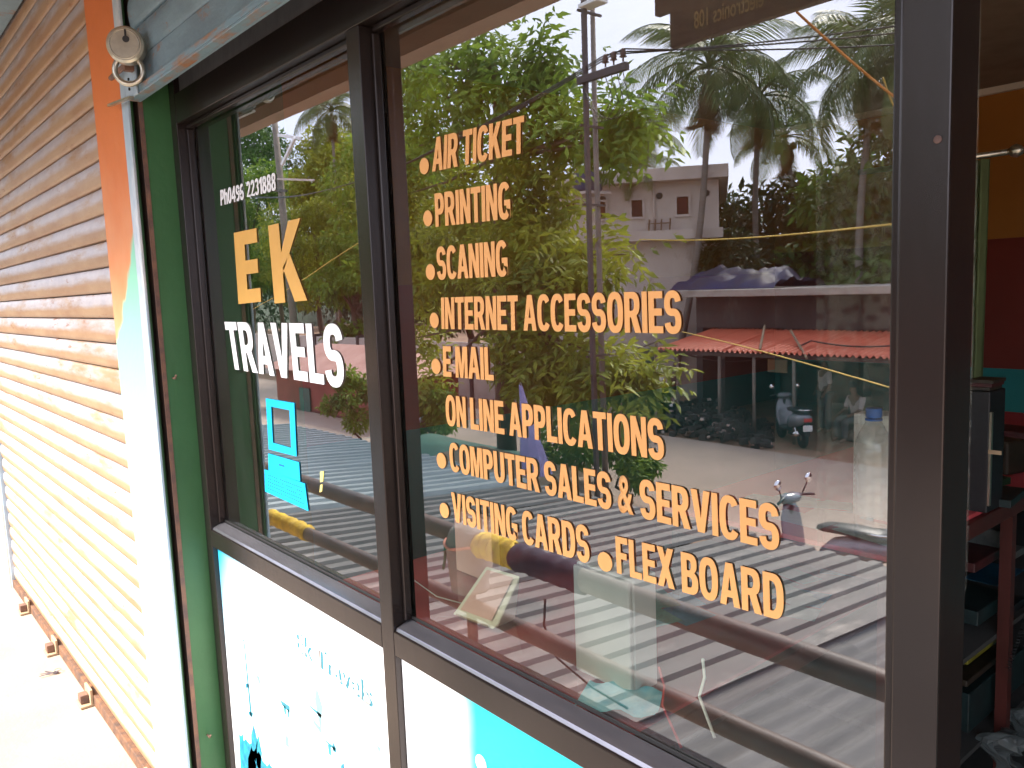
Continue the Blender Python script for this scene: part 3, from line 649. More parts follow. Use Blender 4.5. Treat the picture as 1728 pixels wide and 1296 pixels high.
# ---- posters below
def poster_mat(name, xa, xb, za, zb, kind):
    m = bpy.data.materials.new(name); m.use_nodes = True; n = m.node_tree; b = n.nodes['Principled BSDF']; b.inputs['Roughness'].default_value = .22
    t = n.nodes.new('ShaderNodeTexCoord'); sp = n.nodes.new('ShaderNodeSeparateXYZ'); n.links.new(t.outputs['Object'], sp.inputs[0])
    z = n.nodes.new('ShaderNodeTexNoise'); z.inputs['Scale'].default_value = 4; z.inputs['Detail'].default_value = 5; n.links.new(t.outputs['Object'], z.inputs['Vector'])
    a = n.nodes.new('ShaderNodeMath'); a.operation = 'MULTIPLY_ADD'; a.inputs[1].default_value = .10 if kind == 'l' else .05; n.links.new(z.outputs['Fac'], a.inputs[0])
    if kind == 'l':   # printed sky: blue in the upper left corner, white elsewhere
        k = n.nodes.new('ShaderNodeMath'); k.operation = 'MULTIPLY_ADD'; k.inputs[1].default_value = -.7; n.links.new(sp.outputs[2], k.inputs[0]); n.links.new(sp.outputs[0], k.inputs[2]); n.links.new(k.outputs[0], a.inputs[2])
        lo, hi = xa+.7*.725+.06, xa+.7*.725+.36
    else:
        n.links.new(sp.outputs[0], a.inputs[2]); lo, hi = xa+.19, xa+.27
    r = n.nodes.new('ShaderNodeMapRange'); r.inputs[1].default_value = lo; r.inputs[2].default_value = hi; r.interpolation_type = 'SMOOTHSTEP'; n.links.new(a.outputs[0], r.inputs[0])
    mm = n.nodes.new('ShaderNodeMixRGB'); n.links.new(r.outputs[0], mm.inputs[0])
    blue, wh = (.02, .40, .62, 1), (.88, .88, .88, 1)
    mm.inputs[1].default_value = blue if kind == 'l' else wh; mm.inputs[2].default_value = wh if kind == 'l' else (.0, .52, .66, 1)
    n.links.new(mm.outputs[0], b.inputs['Base Color']); return m
def poster(x0, x1, kind):
    b = MB(); b.box(x0, x1, -.030, -.026, FL+.104, RZ0-.0015)
    o = b.build('poster_panel', poster_mat('poster_print', x0, x1, FL, RZ0, kind), sf); return o
po_l = poster(XL+FW+.001, XM-.001, 'l'); po_r = poster(XM+FW+.001, XR-.0135, 'r')
PY = -.0305
V_PR = mat('pale_print_ink', (.03, .20, .26), .5); V_PD = mat('dark_blue_print', (.01, .13, .22), .5, base2=(.02, .28, .36), scale=40); V_PF = mat('faint_print_ink', (.16, .34, .38), .5)
def ppoly(pts, m, parent=po_l, name='printed_shape', y=PY):
    vv = [onY(*p, y) for p in pts]; b = MB(); n = len(vv)
    b.add([(p.x, y-.0004, p.z) for p in vv] + [(p.x, y, p.z) for p in vv], [tuple(range(n)), tuple(range(2*n-1, n-1, -1))] + [(i, (i+1) % n, n+(i+1) % n, n+i) for i in range(n)])
    return b.build(name, m, parent)
# the faded slanting script line on the poster: dark lower edges of the letters show under a white face
lt = L('Ek Travels', [(520,1058),(648,1150),(650,1187),(522,1092)], V_PR, po_l, off=.0, y=PY-.0006, name='poster_lettering', back=V_PR, th=.0003)
lt2 = L('Ek Travels', [(517,1055),(645,1147),(647,1184),(519,1089)], mat('white_print', (.88,.88,.88), .4), po_l, off=.012, y=PY-.0014, name='poster_lettering', back=V_PF, th=.0003)
def mast(x, y0, x1, y1, w):   # a minaret / tower outline
    ppoly([(x-.6,y0),(x+.6,y0),(x1+w,y1),(x1-w,y1)], V_PR)
mast(411, 1074, 424, 1210, 1.6)
ppoly([(414,1153),(420,1154),(420,1160),(415,1161)], V_PD); ppoly([(419,1200),(427,1203),(426,1209),(420,1206)], V_PD)
ppoly([(409,1079),(413,1082),(412,1086)], V_PF); ppoly([(431,1138),(438,1142),(440,1162),(436,1150)], V_PF)
ppoly([(472,1180),(489,1192),(489,1203),(476,1190)], V_PR); ppoly([(478,1190),(482,1192),(483,1206),(480,1204)], V_PD)
ppoly([(485,1196),(488,1198),(488,1212),(486,1210)], V_PR); ppoly([(481,1240),(486,1243),(488,1262),(482,1258)], V_PF)
ppoly([(534,1158),(544,1192),(541,1232),(531,1180)], V_PF); ppoly([(520,1188),(543,1206),(542,1212),(524,1194)], V_PR); ppoly([(526,1210),(541,1228),(543,1240),(530,1222)], V_PF)
ppoly([(546,1246),(566,1262),(566,1268),(550,1252)], V_PR); ppoly([(553,1256),(558,1259),(559,1276),(555,1272)], V_PD); ppoly([(561,1250),(567,1262),(568,1270),(562,1268)], V_PR)
ppoly([(575,1292),(580,1287),(583,1310),(576,1305)], V_PD); ppoly([(634,1256),(642,1262),(640,1270)], V_PF)
# printed trees at the lower left, ragged outline
bt = MB()
def spike_patch(xs, ys, col, seed):
    rr = random.Random(seed); top = []
    for i, x in enumerate(np.linspace(xs[0], xs[1], 22)):
        u = i/21; top.append((x+rr.uniform(-1,1), ys[0]+(ys[1]-ys[0])*u + rr.uniform(-6, 6)))
    for i in range(21):
        ppoly([top[i], top[i+1], (top[i+1][0]+4, 1330), (top[i][0]+4, 1330)], col)
spike_patch((404, 462), (1238, 1300), V_PD, 3)
for (x, y, w) in ((428,1222,7),(436,1240,6),(424,1262,9)):
    ppoly([(x,y),(x+w,y+30),(x+w*.6,y+64),(x-w*.5,y+50),(x-w*.6,y+18)], V_PD)
o = MB(); p = onY(812, 1288, PY); o.lathe([(.016, -.001),(.016, 0)], (p.x, PY, p.z), 16, 'y'); o.build('printed_dot', mat('white_print_dot', (.85,.85,.85), .4), po_r)

# ================================================================== INTERIOR
YB = 3.3
def wallband(name, m, z0, z1): return struct(bx(name, M[m], -3.4, 2.4, YB, YB+.1, z0, z1))
cz = onY(1690, 146, YB).z; z_or = onY(1695, 402, YB).z; z_rt = onY(1695, 622, YB).z
wallband('inner_wall_orange', 'iorange', z_or, cz+.2); M['ired_dim'] = mat('dimmed_red_back_wall', (.17, .02, .009), .75, base2=(.14, .016, .007), scale=2)  # back wall's red is darkened to imitate the dimmer light there
wallband('inner_wall_red', 'ired_dim', z_rt, z_or-.0005); wallband('inner_wall_teal', 'iteal', FL, z_rt-.0005)
for k, (x0, x1) in enumerate(((-2.72, -2.62), (1.2, 1.3))):
    struct(bx('inner_side_wall_orange', M['iorange'], x0, x1, .3 if k == 0 else .2, YB-.001, .03, cz+.2))
    struct(bx('inner_side_wall_red', M['ired'], x0, x1, .3 if k == 0 else .2, YB-.001, -.52, .0295))
    struct(bx('inner_side_wall_teal', M['iteal'], x0, x1, .3 if k == 0 else .2, YB-.001, FL, -.5205))
struct(bx('inner_ceiling', M['iceil'], -2.7, 1.3, .2005, YB-.002, cz+.001, cz+.1))
struct(bx('inner_cornice', M['cream'], -2.6, 1.2, YB-.03, YB-.0005, cz-.028, cz))
struct(bx('inner_floor', M['ifloor'], -2.6, 1.2, .061, YB-.001, FL-.1, FL-.002))
# curtain rod with knob and dull green curtain beyond the post
p = onY(1660, 262, 1.6)
cr_ = thing('door_curtain', 'dull green curtain on a rod with a shiny knob, hanging inside the doorway', 'curtain', (p.x, 1.6, 0))
MB().tube([(-.35,0,p.z),(.06,0,p.z)], .008, 8).build('rod', M['steel'], cr_, smooth=True)
MB().lathe([(.004,0),(.014,.008),(.018,.02),(.012,.032),(.004,.04)], (.06,0,p.z), 14, 'x').build('finial', M['steel'], cr_, smooth=True)
cw = MB(); cw.sheet(lambda u, v: (-.02+.035*u, .012*math.sin(u*9+v), p.z-.01-v*.75), 12, 12); cw.build('curtain_cloth', mat('green_curtain', (.10, .13, .05), .9), cr_, smooth=True, fix=False)

# lace curtain behind the right pane
lc = MB()
for (x0, x1, y) in ((-1.04, -.80, 1.15), (-.72, -.64, 1.15)):
    pass
lace = thing('lace_curtain', 'pale lace curtain in soft vertical folds behind the right window pane', 'curtain', (-.78, .70, 0))
cw = MB(); cw.sheet(lambda u, v: (-.11+.30*u, .022*math.sin(u*26+v*1.2)*(.6+.4*v), cz-.06-1.35*v), 90, 20); cw.build('curtain_cloth', None or M['lace'], lace, smooth=True, fix=False)
MB().tube([(-.3,0,cz-.055),(.3,0,cz-.055)], .006, 8).build('rod', M['steel'], lace, smooth=True)
def lace_mat():
    m = M['lace']; n = m.node_tree; b = n.nodes['Principled BSDF']
    t = n.nodes.new('ShaderNodeTexCoord'); w = n.nodes.new('ShaderNodeTexVoronoi'); w.inputs['Scale'].default_value = 55
    mp = n.nodes.new('ShaderNodeMapping'); mp.inputs['Scale'].default_value = (1, .2, 1); n.links.new(t.outputs['Object'], mp.inputs[0]); n.links.new(mp.outputs[0], w.inputs['Vector'])
    r = n.nodes.new('ShaderNodeMapRange'); r.inputs[1].default_value = .2; r.inputs[2].default_value = .6; r.inputs[3].default_value = .03; r.inputs[4].default_value = .22
    n.links.new(w.outputs['Distance'], r.inputs[0]); n.links.new(r.outputs[0], b.inputs['Alpha'])
lace_mat()

# red glass-topped table by the window
TB = -.85
tb = thing('counter_table', 'low red cloth covered table with cards under its glass top, behind the window', 'table', (-1.55, .85, FL))
bx('table_top', M['redcloth'], -.62, .56, -.78, .80, TB-FL-.035, TB-FL, tb, .004)
bx('top_edge', M['woodred'], .5605, .585, -.78, .80, TB-FL-.045, TB-FL+.002, tb, .003)
for (x, y) in ((-.56,-.72),(.50,-.72),(-.56,.74),(.50,.74)): bx('leg', M['woodred'], x-.025, x+.025, y-.025, y+.025, 0, TB-FL-.036, tb)
bx('glass_top', M['clear'], -.61, .555, -.775, .795, TB-FL+.004, TB-FL+.009, tb)
rc = random.Random(5)
for i in range(34):
    p = onZ(rc.uniform(1080, 1500), rc.uniform(905, 1040), TB); x, y = p.x+1.55, p.y-.85
    if not (-.5 < x < .50 and -.7 < y < .74): continue
    w, h = rc.uniform(.05, .09), rc.uniform(.035, .055); a = rc.uniform(-.5, .5)
    q = MB(); q.box(-w, w, -h, h, 0, .0002); o = q.build('card', M[rc.choice(['paper_b', 'paper_t', 'paper_t', 'paper_w'])], tb, loc=(x, y, TB-FL+.0004+i*.0001)); o.rotation_euler = (0, 0, a)
for i in range(14):
    p = onZ(rc.uniform(1290, 1500), rc.uniform(840, 915), CZ0 := -.60); nm_ = rc.choice(['paper_b', 'paper_t', 'paper_w', 'cyanbag']); w, h = rc.uniform(.05, .08), rc.uniform(.03, .05)
    if p.x > -.88 or p.x < -1.38 or p.y < .86: continue
    o = MB().box(-w, w, -h, h, 0, .0003).build('card', M[nm_], None, loc=(p.x, p.y, CZ0+.0006+i*.0004)); o.rotation_euler = (0, 0, rc.uniform(-.6, .6))
    tag(o, 'small '+dict(paper_b='blue', paper_t='teal', paper_w='whitish', cyanbag='cyan')[nm_]+' printed card lying on the red cloth of the side counter', 'card', 'cards on the side counter')
for (nm_, m_, a, b, c, lab) in (('red_wire', 'redlamp', (1112,1125), (1118,1190), (1150,1262), 'thin red wire hanging inside the glass right of the white case'), ('grey_wire', 'offwhite', (1186,1112), (1180,1175), (1206,1245), 'thin grey wire hanging inside the glass below the word FLEX')):
    tag(MB().tube([onY(*a, .03), onY((a[0]+b[0])/2+6, (a[1]+b[1])/2, .035), onY(*b, .03), onY(*c, .025)], .0022, 6).build(nm_, M[m_], smooth=True), lab, 'wire')
# cyan packet at the window edge
p = onZ(1060, 1195, TB+.01)
q = MB(); q.sheet(lambda u, v: (u*.16-.08, v*.11-.055, .012+.006*math.sin(u*14)*math.cos(v*9)), 12, 8); o = q.build('plastic_packet', M['cyanbag'], smooth=True, loc=(p.x-.02, max(p.y, .10), TB+.012)); o.rotation_euler = (0,0,.5)
tag(o, 'crinkled cyan plastic packet lying at the foot of the white computer case', 'packet')
# white computer case
p1 = onZ(1073, 1174, TB+.012); 
cc = thing('computer_case', 'tall plain white computer case standing on the red table behind the glass', 'computer', (p1.x, p1.y, TB+.0125))
bx('case_body', M['offwhite'], -.165, 0, 0, .07, 0, .245, cc, .004)
bx('front_panel', M['offwhite'], -.163, -.002, -.012, -.0005, .003, .242, cc, .004)
# ivory modem/router with tilted face
p1 = onZ(772, 1050, TB+.012)
rt = thing('modem', 'cream slab-shaped modem leaning on the red table below the lettering', 'modem', (p1.x-.05, p1.y+.02, TB+.0125), .1)
rt.scale = (.8, .8, .8)
w = MB(); w.add([(0,0,0),(.19,0,0),(.19,.10,0),(0,.10,0),(0,.02,.012),(.19,.02,.012),(.17,.15,.125),(.012,.15,.125)], [(0,3,2,1),(4,5,6,7),(0,1,5,4),(1,2,6,5),(2,3,7,6),(3,0,4,7)])
w.build('body', M['ivory'], rt, bevel=.004)
w = MB(); w.add([(.02,.018,.016),(.165,.018,.016),(.152,.136,.119),(.03,.136,.119)], [(0,1,2,3)]); w.build('face', M['palepink'], rt, fix=False)
MB().box(.02, .17, -.0025, -.0006, .003, .008).build('grille', M['carton'], rt)
MB().tube([(.0,.05,.02),(-.10,.02,.03),(-.16,-.04,.10),(-.20,-.02,.16)], .002, 6).build('cable', M['white'], rt, smooth=True)
# pale pink folder standing behind
p = onZ(803, 1030, TB+.011); p.y = .53; zt_f = onY(803, 872, p.y).z
tag(bx('file_folder', M['palepink'], onY(772, 1000, p.y).x, onY(833, 1000, p.y).x, p.y, p.y+.03, TB+.011, zt_f, None, .003), 'pale pink file folder standing upright on the red table', 'folder')
# side counter with red cloth; the water bottle stands on it
CZ_ = -.60; cxr = onZ(1640, 868, CZ_).x; sp_ = onZ(1470, 905, CZ_)
sc_ = thing('side_counter', 'dark side counter with a red cloth top running back from the doorway', 'counter', (cxr, 1.85, FL)); ch_ = CZ_-FL
bx('counter_top', M['redcloth'], -.62, 0, -1.02, 1.1, ch_-.012, ch_, sc_, .002); bx('top_edge', M['woodred'], -.62, .012, -1.04, 1.1, ch_-.055, ch_-.0125, sc_, .003)
for y in (-1.0, -.3, .4, 1.06): bx('upright', M['woodred'], -.03, 0, y, y+.03, 0, ch_-.056, sc_)
bx('back_panel', M['innerdark'], -.60, -.58, -1.0, 1.06, 0, ch_-.056, sc_)
for z in (.12, .42, .70): bx('shelf', M['innerdark'], -.579, -.031, -.999, 1.05, z, z+.014, sc_)
bo = thing('water_bottle', 'empty clear ribbed plastic water bottle with a blue cap', 'bottle', (sp_.x, .95, sp_.z+.001))
R_ = .041; pr = [(.02, .0), (.036, .002), (R_, .012)]
for i in range(14): pr += [(R_-.0025, .02+i*.0125), (R_, .026+i*.0125)]
pr += [(R_, .205), (.038, .222), (.030, .243), (.019, .262), (.0135, .272), (.0135, .28)]
MB().lathe(pr, n=28).build('bottle_body', plainglass('ribbed_clear_plastic', (.93,.95,.96), .12, .30), bo, smooth=True)
MB().lathe([(.0165, .277), (.0175, .279), (.0175, .295), (.0165, .298)], n=28).build('cap', M['bluecap'], bo, auto=True)
MB().lathe([(.0185, .270), (.0185, .274)], n=24).build('neck_ring', M['bluecap'], bo)
p = onY(1440, 697, 1.08)
tag(bx('white_carton', M['offwhite'], p.x, onY(1512, 697, 1.08).x, 1.08, 1.16, p.z-.36, p.z, None, .004), 'plain white cabinet standing behind the water bottle', 'cabinet')

# what shows through the open doorway at the right
for k_, c_ in dict(yellow=(.20,.18,.01), blue=(.012,.09,.16), pale=(.11,.12,.11), teal=(.012,.028,.028), brown=(.035,.025,.015), red=(.07,.012,.012), green=(.012,.05,.02), black=(.015,.015,.017)).items(): M['d'+k_] = mat('dim_'+k_+'_print', c_, .5, scale=25, var=.25)  # goods colours darkened to stand in for the dim doorway light
rk = thing('paper_rack', 'narrow black rack with a pale metal edge standing on the side counter', 'rack', (onY(1655, 700, 1.3).x, 1.3, CZ_+.001))
rh = onY(1665, 662, 1.3).z-CZ_
bx('rack_body', M['dblack'], -.04, .02, 0, .10, 0, rh, rk, .003); bx('edge_strip', M['steel'], .0205, .026, -.002, .008, .02, rh-.05, rk); bx('cross_strip', M['carton'], .0205, .05, -.004, -.0025, rh*.5, rh*.5+.01, rk)
for k in range(3): bx('paper', M[('dbrown','dred','dbrown')[k]], -.035, .015+.004*k, .01, .09, rh+.001+k*.009, rh+.009+k*.009, rk)
rr = random.Random(31)
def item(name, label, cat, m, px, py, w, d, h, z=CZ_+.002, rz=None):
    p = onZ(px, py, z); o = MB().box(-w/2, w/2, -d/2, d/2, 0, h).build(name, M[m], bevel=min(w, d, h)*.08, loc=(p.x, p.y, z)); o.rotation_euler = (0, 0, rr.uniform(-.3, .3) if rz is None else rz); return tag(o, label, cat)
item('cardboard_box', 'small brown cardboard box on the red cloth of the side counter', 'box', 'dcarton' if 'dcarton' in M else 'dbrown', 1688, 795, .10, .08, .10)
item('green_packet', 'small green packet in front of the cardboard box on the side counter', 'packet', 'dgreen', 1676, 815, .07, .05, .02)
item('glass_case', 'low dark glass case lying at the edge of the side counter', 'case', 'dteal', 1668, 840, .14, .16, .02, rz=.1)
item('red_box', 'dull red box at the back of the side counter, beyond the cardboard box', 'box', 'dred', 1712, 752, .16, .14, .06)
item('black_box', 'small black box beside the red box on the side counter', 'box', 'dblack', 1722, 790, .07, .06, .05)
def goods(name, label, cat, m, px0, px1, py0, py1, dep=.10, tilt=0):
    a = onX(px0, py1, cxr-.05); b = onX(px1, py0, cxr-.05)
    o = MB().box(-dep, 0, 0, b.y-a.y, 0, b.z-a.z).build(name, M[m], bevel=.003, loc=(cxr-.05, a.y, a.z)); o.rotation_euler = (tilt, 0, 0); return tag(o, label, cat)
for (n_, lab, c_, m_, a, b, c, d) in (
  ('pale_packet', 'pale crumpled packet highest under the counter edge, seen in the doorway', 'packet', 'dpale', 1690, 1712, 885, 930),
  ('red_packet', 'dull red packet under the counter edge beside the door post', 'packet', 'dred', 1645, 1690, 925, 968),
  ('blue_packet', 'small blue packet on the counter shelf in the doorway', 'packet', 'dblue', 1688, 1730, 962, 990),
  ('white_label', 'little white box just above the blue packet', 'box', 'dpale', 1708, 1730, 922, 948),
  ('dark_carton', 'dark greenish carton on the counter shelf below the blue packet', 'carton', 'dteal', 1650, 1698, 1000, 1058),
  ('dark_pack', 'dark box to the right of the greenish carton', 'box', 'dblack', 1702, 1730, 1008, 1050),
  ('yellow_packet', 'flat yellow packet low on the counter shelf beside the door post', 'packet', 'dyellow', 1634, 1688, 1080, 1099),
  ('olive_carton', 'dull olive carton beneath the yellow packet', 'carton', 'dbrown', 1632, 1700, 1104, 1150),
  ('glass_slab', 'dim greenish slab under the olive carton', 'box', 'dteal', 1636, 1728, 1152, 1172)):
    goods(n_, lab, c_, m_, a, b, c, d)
pb = MB(); p = onX(1690, 1262, cxr-.02)
pb.sheet(lambda u, v: (.03*math.sin(u*17+v*5)+.02*math.cos(v*13), u*.26-.13, v*.10 + .025*math.sin(u*9)+.02*noise.noise(Vector((u*9, v*9, 2)))), 22, 14); o = pb.build('crumpled_bag', M['plasticbag'], fix=False, loc=(p.x+.02, p.y, p.z-.02))
tag(o, 'crumpled milky plastic bag low inside the doorway', 'bag')
sp2 = MB(); a0 = onX(1700, 1130, cxr+.02); sp2.tube([(a0.x+.006*math.cos(i*1.6), a0.y+.002*i+.006*math.sin(i*1.6), a0.z+i*.0016) for i in range(60)], .0012, 5); o = sp2.build('coiled_cord', M['rubber'], smooth=True); tag(o, 'thin coiled cord hanging inside the doorway', 'cord')

# ================================================================== CORRIDOR RAILING (seen in the glass)
YR = -1.06
rl = thing('corridor_railing', 'rusty two-pipe railing along the edge of the upper corridor', 'railing', (0, YR, FL))
def prz(px, py): return S(px, py, -YR).z
z1 = S(1400, 1123, -YR).z - FL; z2 = S(1100, 1163, -YR).z - FL
for z in (z1, z2):
    pts = [(x, .003*math.sin(x*3), z+.004*math.sin(x*1.7)) for x in np.linspace(-9.5, 3, 30)]
    MB().tube(pts, .040 if z == z1 else .035, 14).build('rail_pipe', M['pipe'], rl, smooth=True)
xp = S(792, 950, -YR).x
for x in (xp-4.6, xp-2.3, xp, xp+2.3, xp+4.4): MB().tube([(x, .0, 0), (x, .0, z1+.03)], .022, 12).build('rail_post', M['pipe'], rl, smooth=True)
# rag bundle on the post
def blob(n, r, h, seed, taper=.15):
    b = MB(); pr = []
    for k in range(n+1):
        t = k/n; rr = r*(1-taper*abs(t-.5)*2)*(math.sqrt(max(0, 1-((t-.72)/.30)**2)) if t > .72 else 1)
        pr.append((max(rr, .003), h*t))
    b.lathe(pr, n=24); b.v = [tuple(Vector(v)*(1)+Vector((.008*noise.noise(Vector(v)*14), .008*noise.noise(Vector(v)*14+Vector((5,5,5))), 0))) for v in b.v]
    return b
zb = S(792, 992, -YR).z; zt = S(792, 882, -YR).z
rg = thing('cloth_bundle', 'grey cloth bundle tied with pink string on top of a railing post', 'bundle', (xp, YR, zb))
blob(16, .095, zt-zb, 2).build('cloth', M['rag'], rg, smooth=True)
zs = (zt-zb)*.70
MB().tube([(math.cos(t)*.099, math.sin(t)*.099, zs+.006*math.sin(3*t)) for t in np.linspace(0, 2*PI, 33)], .006, 6, cap=False).build('string', M['pinkstring'], rg, smooth=True)
MB().tube([(-.095,.02,zs),(-.11,.04,zs-.03),(-.105,.05,zs-.09),(-.12,.05,zs-.13)], .007, 6).build('string_end', M['tealstring'], rg, smooth=True)
def wrap(x0, x1, z, r, name, m, label):
    b = MB(); N = 14; b.tube([(x0+(x1-x0)*i/N, YR+.004*math.sin(i*2.1), z+FL+.004*math.cos(i*1.7)) for i in range(N+1)], [r*(1+.10*math.sin(i*1.9)+(.06 if i % 3 == 0 else 0)) for i in range(N+1)], 14)
    return tag(b.build(name, m, smooth=True), label, 'cloth')
wrap(S(815, 920, -YR).x, S(872, 940, -YR).x, z1, .052, 'yellow_wrap', M['yellowcloth'], 'yellow patterned cloth wound round the upper railing pipe')
wrap(S(874, 940, -YR).x, S(985, 985, -YR).x, z1, .050, 'navy_wrap', M['navycloth'], 'dark navy cloth wound round the upper railing pipe')
wrap(S(458, 872, -YR).x, S(520, 905, -YR).x, z2, .043, 'yellow_wrap', M['yellowcloth'], 'faded yellow strip of cloth wound round the lower pipe at the far left')
# sagging cords tied to the railing
def cord(name, pts, r, m, label, cat='wire', n=5):
    return tag(MB().tube(pts, r, n).build(name, m, smooth=True), label, cat)
def sag(a, b, s, n=16):
    a = Vector(a); b = Vector(b); return [a.lerp(b, t) - Vector((0, 0, s*4*t*(1-t))) for t in np.linspace(0, 1, n)]
cord('black_cable', [S(920,1010,-YR+.05), S(918,1055,-YR+.06), S(940,1110,-YR+.07), S(1000,1160,-YR+.06), S(1060,1195,-YR+.05)], .005, M['wire'], 'black cord drooping below the railing near the white case')

# hanging sign board, seen from behind, with a small bracket frame
YS = -1.42
sg = thing('hanging_sign', 'dark brown sign board hung outside above the corridor, faded lettering', 'sign', (0, 0, 0))
a = S(1131, 82, -YS); x1 = 1.6
bx('board', M['signdark'], a.x, x1, YS-.03, YS, a.z, a.z+.60, sg, .003)
bx('trim', M['beigebeam'], a.x+.05, x1, YS+.0006, YS+.006, a.z+.26, a.z+.27, sg)
def back_text(s, pxl, pxr, pyt, pyb, m):
    me = text_verts(s, .01); P0 = S(pxl, pyt, -YS); P1 = S(pxr, pyb, -YS)
    vs = [v.co for v in me.vertices]; x0 = min(v.x for v in vs); xx = max(v.x for v in vs); z0 = min(v.y for v in vs); zz = max(v.y for v in vs)
    xa, xb = P0.x, P1.x; h = .055
    for v in me.vertices:
        u = (v.co.x-x0)/(xx-x0); w = (v.co.y-z0)/(zz-z0); v.co = (xb + (xa-xb)*u, YS+.002, P0.z - h + h*w)
    me.materials.clear(); me.materials.append(m); o = bpy.data.objects.new('sign_lettering', me); COL.objects.link(o); o.parent = sg
# reads the right way round for someone in the corridor, so mirrored in the glass
back_text('electronics 108', 1172, 1290, 20, 10, M['signtext'])
bx('top_print', M['signtext'], a.x+.12, a.x+.40, YS+.0006, YS+.003, a.z+.17, a.z+.175, sg)
p = S(1104, 27, -YS)
fr = MB(); w = a.x-p.x; fr.box(p.x, p.x+.035, YS-.03, YS-.005, p.z, p.z+.5); fr.box(p.x+.0355, a.x-.0005, YS-.03, YS-.005, p.z, p.z+.045); fr.build('bracket', M['signdark'], sg)
for x in (a.x+.3, a.x+1.6): bx('hanger', M['ironpole'], x, x+.02, -1.12, YS-.031, 1.05, 1.07, sg)

# ================================================================== LOWER ROOFS
def corr_sheet(name, m, w, ln, pitch, amp, trapezoid=False, slope=0.0, drop=0):
    b = MB(); n = int(round(w/pitch)); per = 8; pts = []
    for i in range(n*per+1):
        x = w*i/(n*per); ph = (i % per)/per
        if trapezoid: h = amp*(1 if .5 <= ph < .99 else 0); 
        else: h = amp*.5*(1+math.cos(2*PI*ph))
        pts.append((x, h))
    if trapezoid:
        pts = []
        for i in range(n):
            x = i*pitch; pts += [(x, 0), (x+pitch*.45, 0), (x+pitch*.52, amp), (x+pitch*.93, amp)]
        pts.append((n*pitch, 0))
    k = len(pts); ny = 4
    for j in range(ny+1):
        for (x, h) in pts: b.v.append((x, -ln*j/ny, h - slope*ln*j/ny + .01*noise.noise(Vector((x*1.3, j*2.1, ln)))))
    for j in range(ny):
        for i in range(k-1): b.f.append((j*k+i, j*k+i+1, (j+1)*k+i+1, (j+1)*k+i)); b.mi.append(0)
    return b.mesh(name, m, smooth=not trapezoid, fix=False)
# grey zinc roof to the left
YE = 5.6; ZE = -2.40; Y0 = 1.25; Z0 = -2.02
sl = (Z0-ZE)/(YE-Y0)
zr = thing('zinc_roof', 'pale grey ribbed zinc roof over the ground floor stalls below the railing', 'roof', (-14.48, -Y0, Z0))
sm = corr_sheet('roof_sheet', M['greysheet'], 1.0, YE-Y0, .25, .055, True, sl)
smo = corr_sheet('roof_sheet', M['oldzinc'], 1.0, YE-Y0, .2, .028, True, sl)
for i in range(12): inst('roof_sheet', sm if i < 7 else smo, zr, (i*1.0, random.uniform(-.04, .04), .002*(i % 2)), (0, 0, 0))
for i in range(2):
    pass
cr2 = thing('cement_roof', 'weathered brown-grey corrugated cement sheet roof beside the zinc roof', 'roof', (-2.43, -Y0, Z0+.01))
sm2 = corr_sheet('roof_sheet', M['asbestos'], 1.0, (YE-Y0)/2+.2, .125, .030, False, sl)
for i in range(5):
    for j in (0, 1): inst('roof_sheet', sm2, cr2, (i*1.0, -j*((YE-Y0)/2)+random.uniform(-.03,.03), .012*(1-j)-j*sl*(YE-Y0)/2+.0015*(i % 2)))
fl2 = MB(); fl2.add([(-2.54,-Y0,Z0+.066),(-2.40,-Y0,Z0+.066),(-2.40,-YE,ZE+.066),(-2.54,-YE,ZE+.066),(-2.54,-Y0,Z0+.06),(-2.40,-Y0,Z0+.06),(-2.40,-YE,ZE+.06),(-2.54,-YE,ZE+.06)], [(0,1,2,3),(4,7,6,5),(0,4,5,1),(1,5,6,2),(2,6,7,3),(3,7,4,0)])
tag(fl2.build('roof_flashing', M['oldzinc']), 'long grey flashing strip where the zinc roof meets the cement sheet roof', 'flashing')
struct(bx('stall_wall', M['shopwall'], -15, 2, -5.3, -5.15, G, ZE-.1))
# ================================================================== STREET FURNITURE
# double pole with cross arm
PX = S(996, 400, 7.4); PX2 = S(1011, 400, 7.7)
pp = thing('utility_pole', 'tall twin-legged electricity pole with a short cross arm and three insulators', 'pole', (PX.x, PX.y, G))
ztop = S(996, -60, 7.4).z - G
MB().box(-.03, .03, -.035, .035, 0, ztop).build('mast', M['ironpole'], pp, bevel=.01)
d2 = PX2-PX
MB().tube([(d2.x, d2.y, 0), (d2.x, d2.y, ztop*.5), (d2.x-.01, d2.y, ztop-.1)], [.048, .042, .034], 12).build('mast', M['pole'], pp, smooth=True)
za = S(1000, 133, 7.4).z - G
xa = S(1068, 142, 7.4).x - PX.x
MB().box(-.06, xa, .046, .12, za-.05, za+.05).build('cross_arm', M['ironpole'], pp, bevel=.006)
for i, px in enumerate((1032, 1046, 1062)):
    x = S(px, 125, 7.4).x - PX.x
    MB().lathe([(.012,0),(.012,.05),(.05,.06),(.03,.085),(.045,.10),(.028,.13),(.038,.145),(.01,.17)], (x, .10, za+.06), 12).build('insulator', M['insul'], pp, smooth=True)
for zz in (ztop*.93, ztop*.6, za-.6, ztop*.33): MB().box(-.07, d2.x+.08, d2.y-.09, .07, zz, zz+.03).build('clamp_band', M['ironpole'], pp)
zl = S(1010, 5, 7.4).z - G
MB().box(-.02, .34, -.12, .10, zl, zl+.05).build('lamp_box', M['offwhite'], pp, bevel=.01)
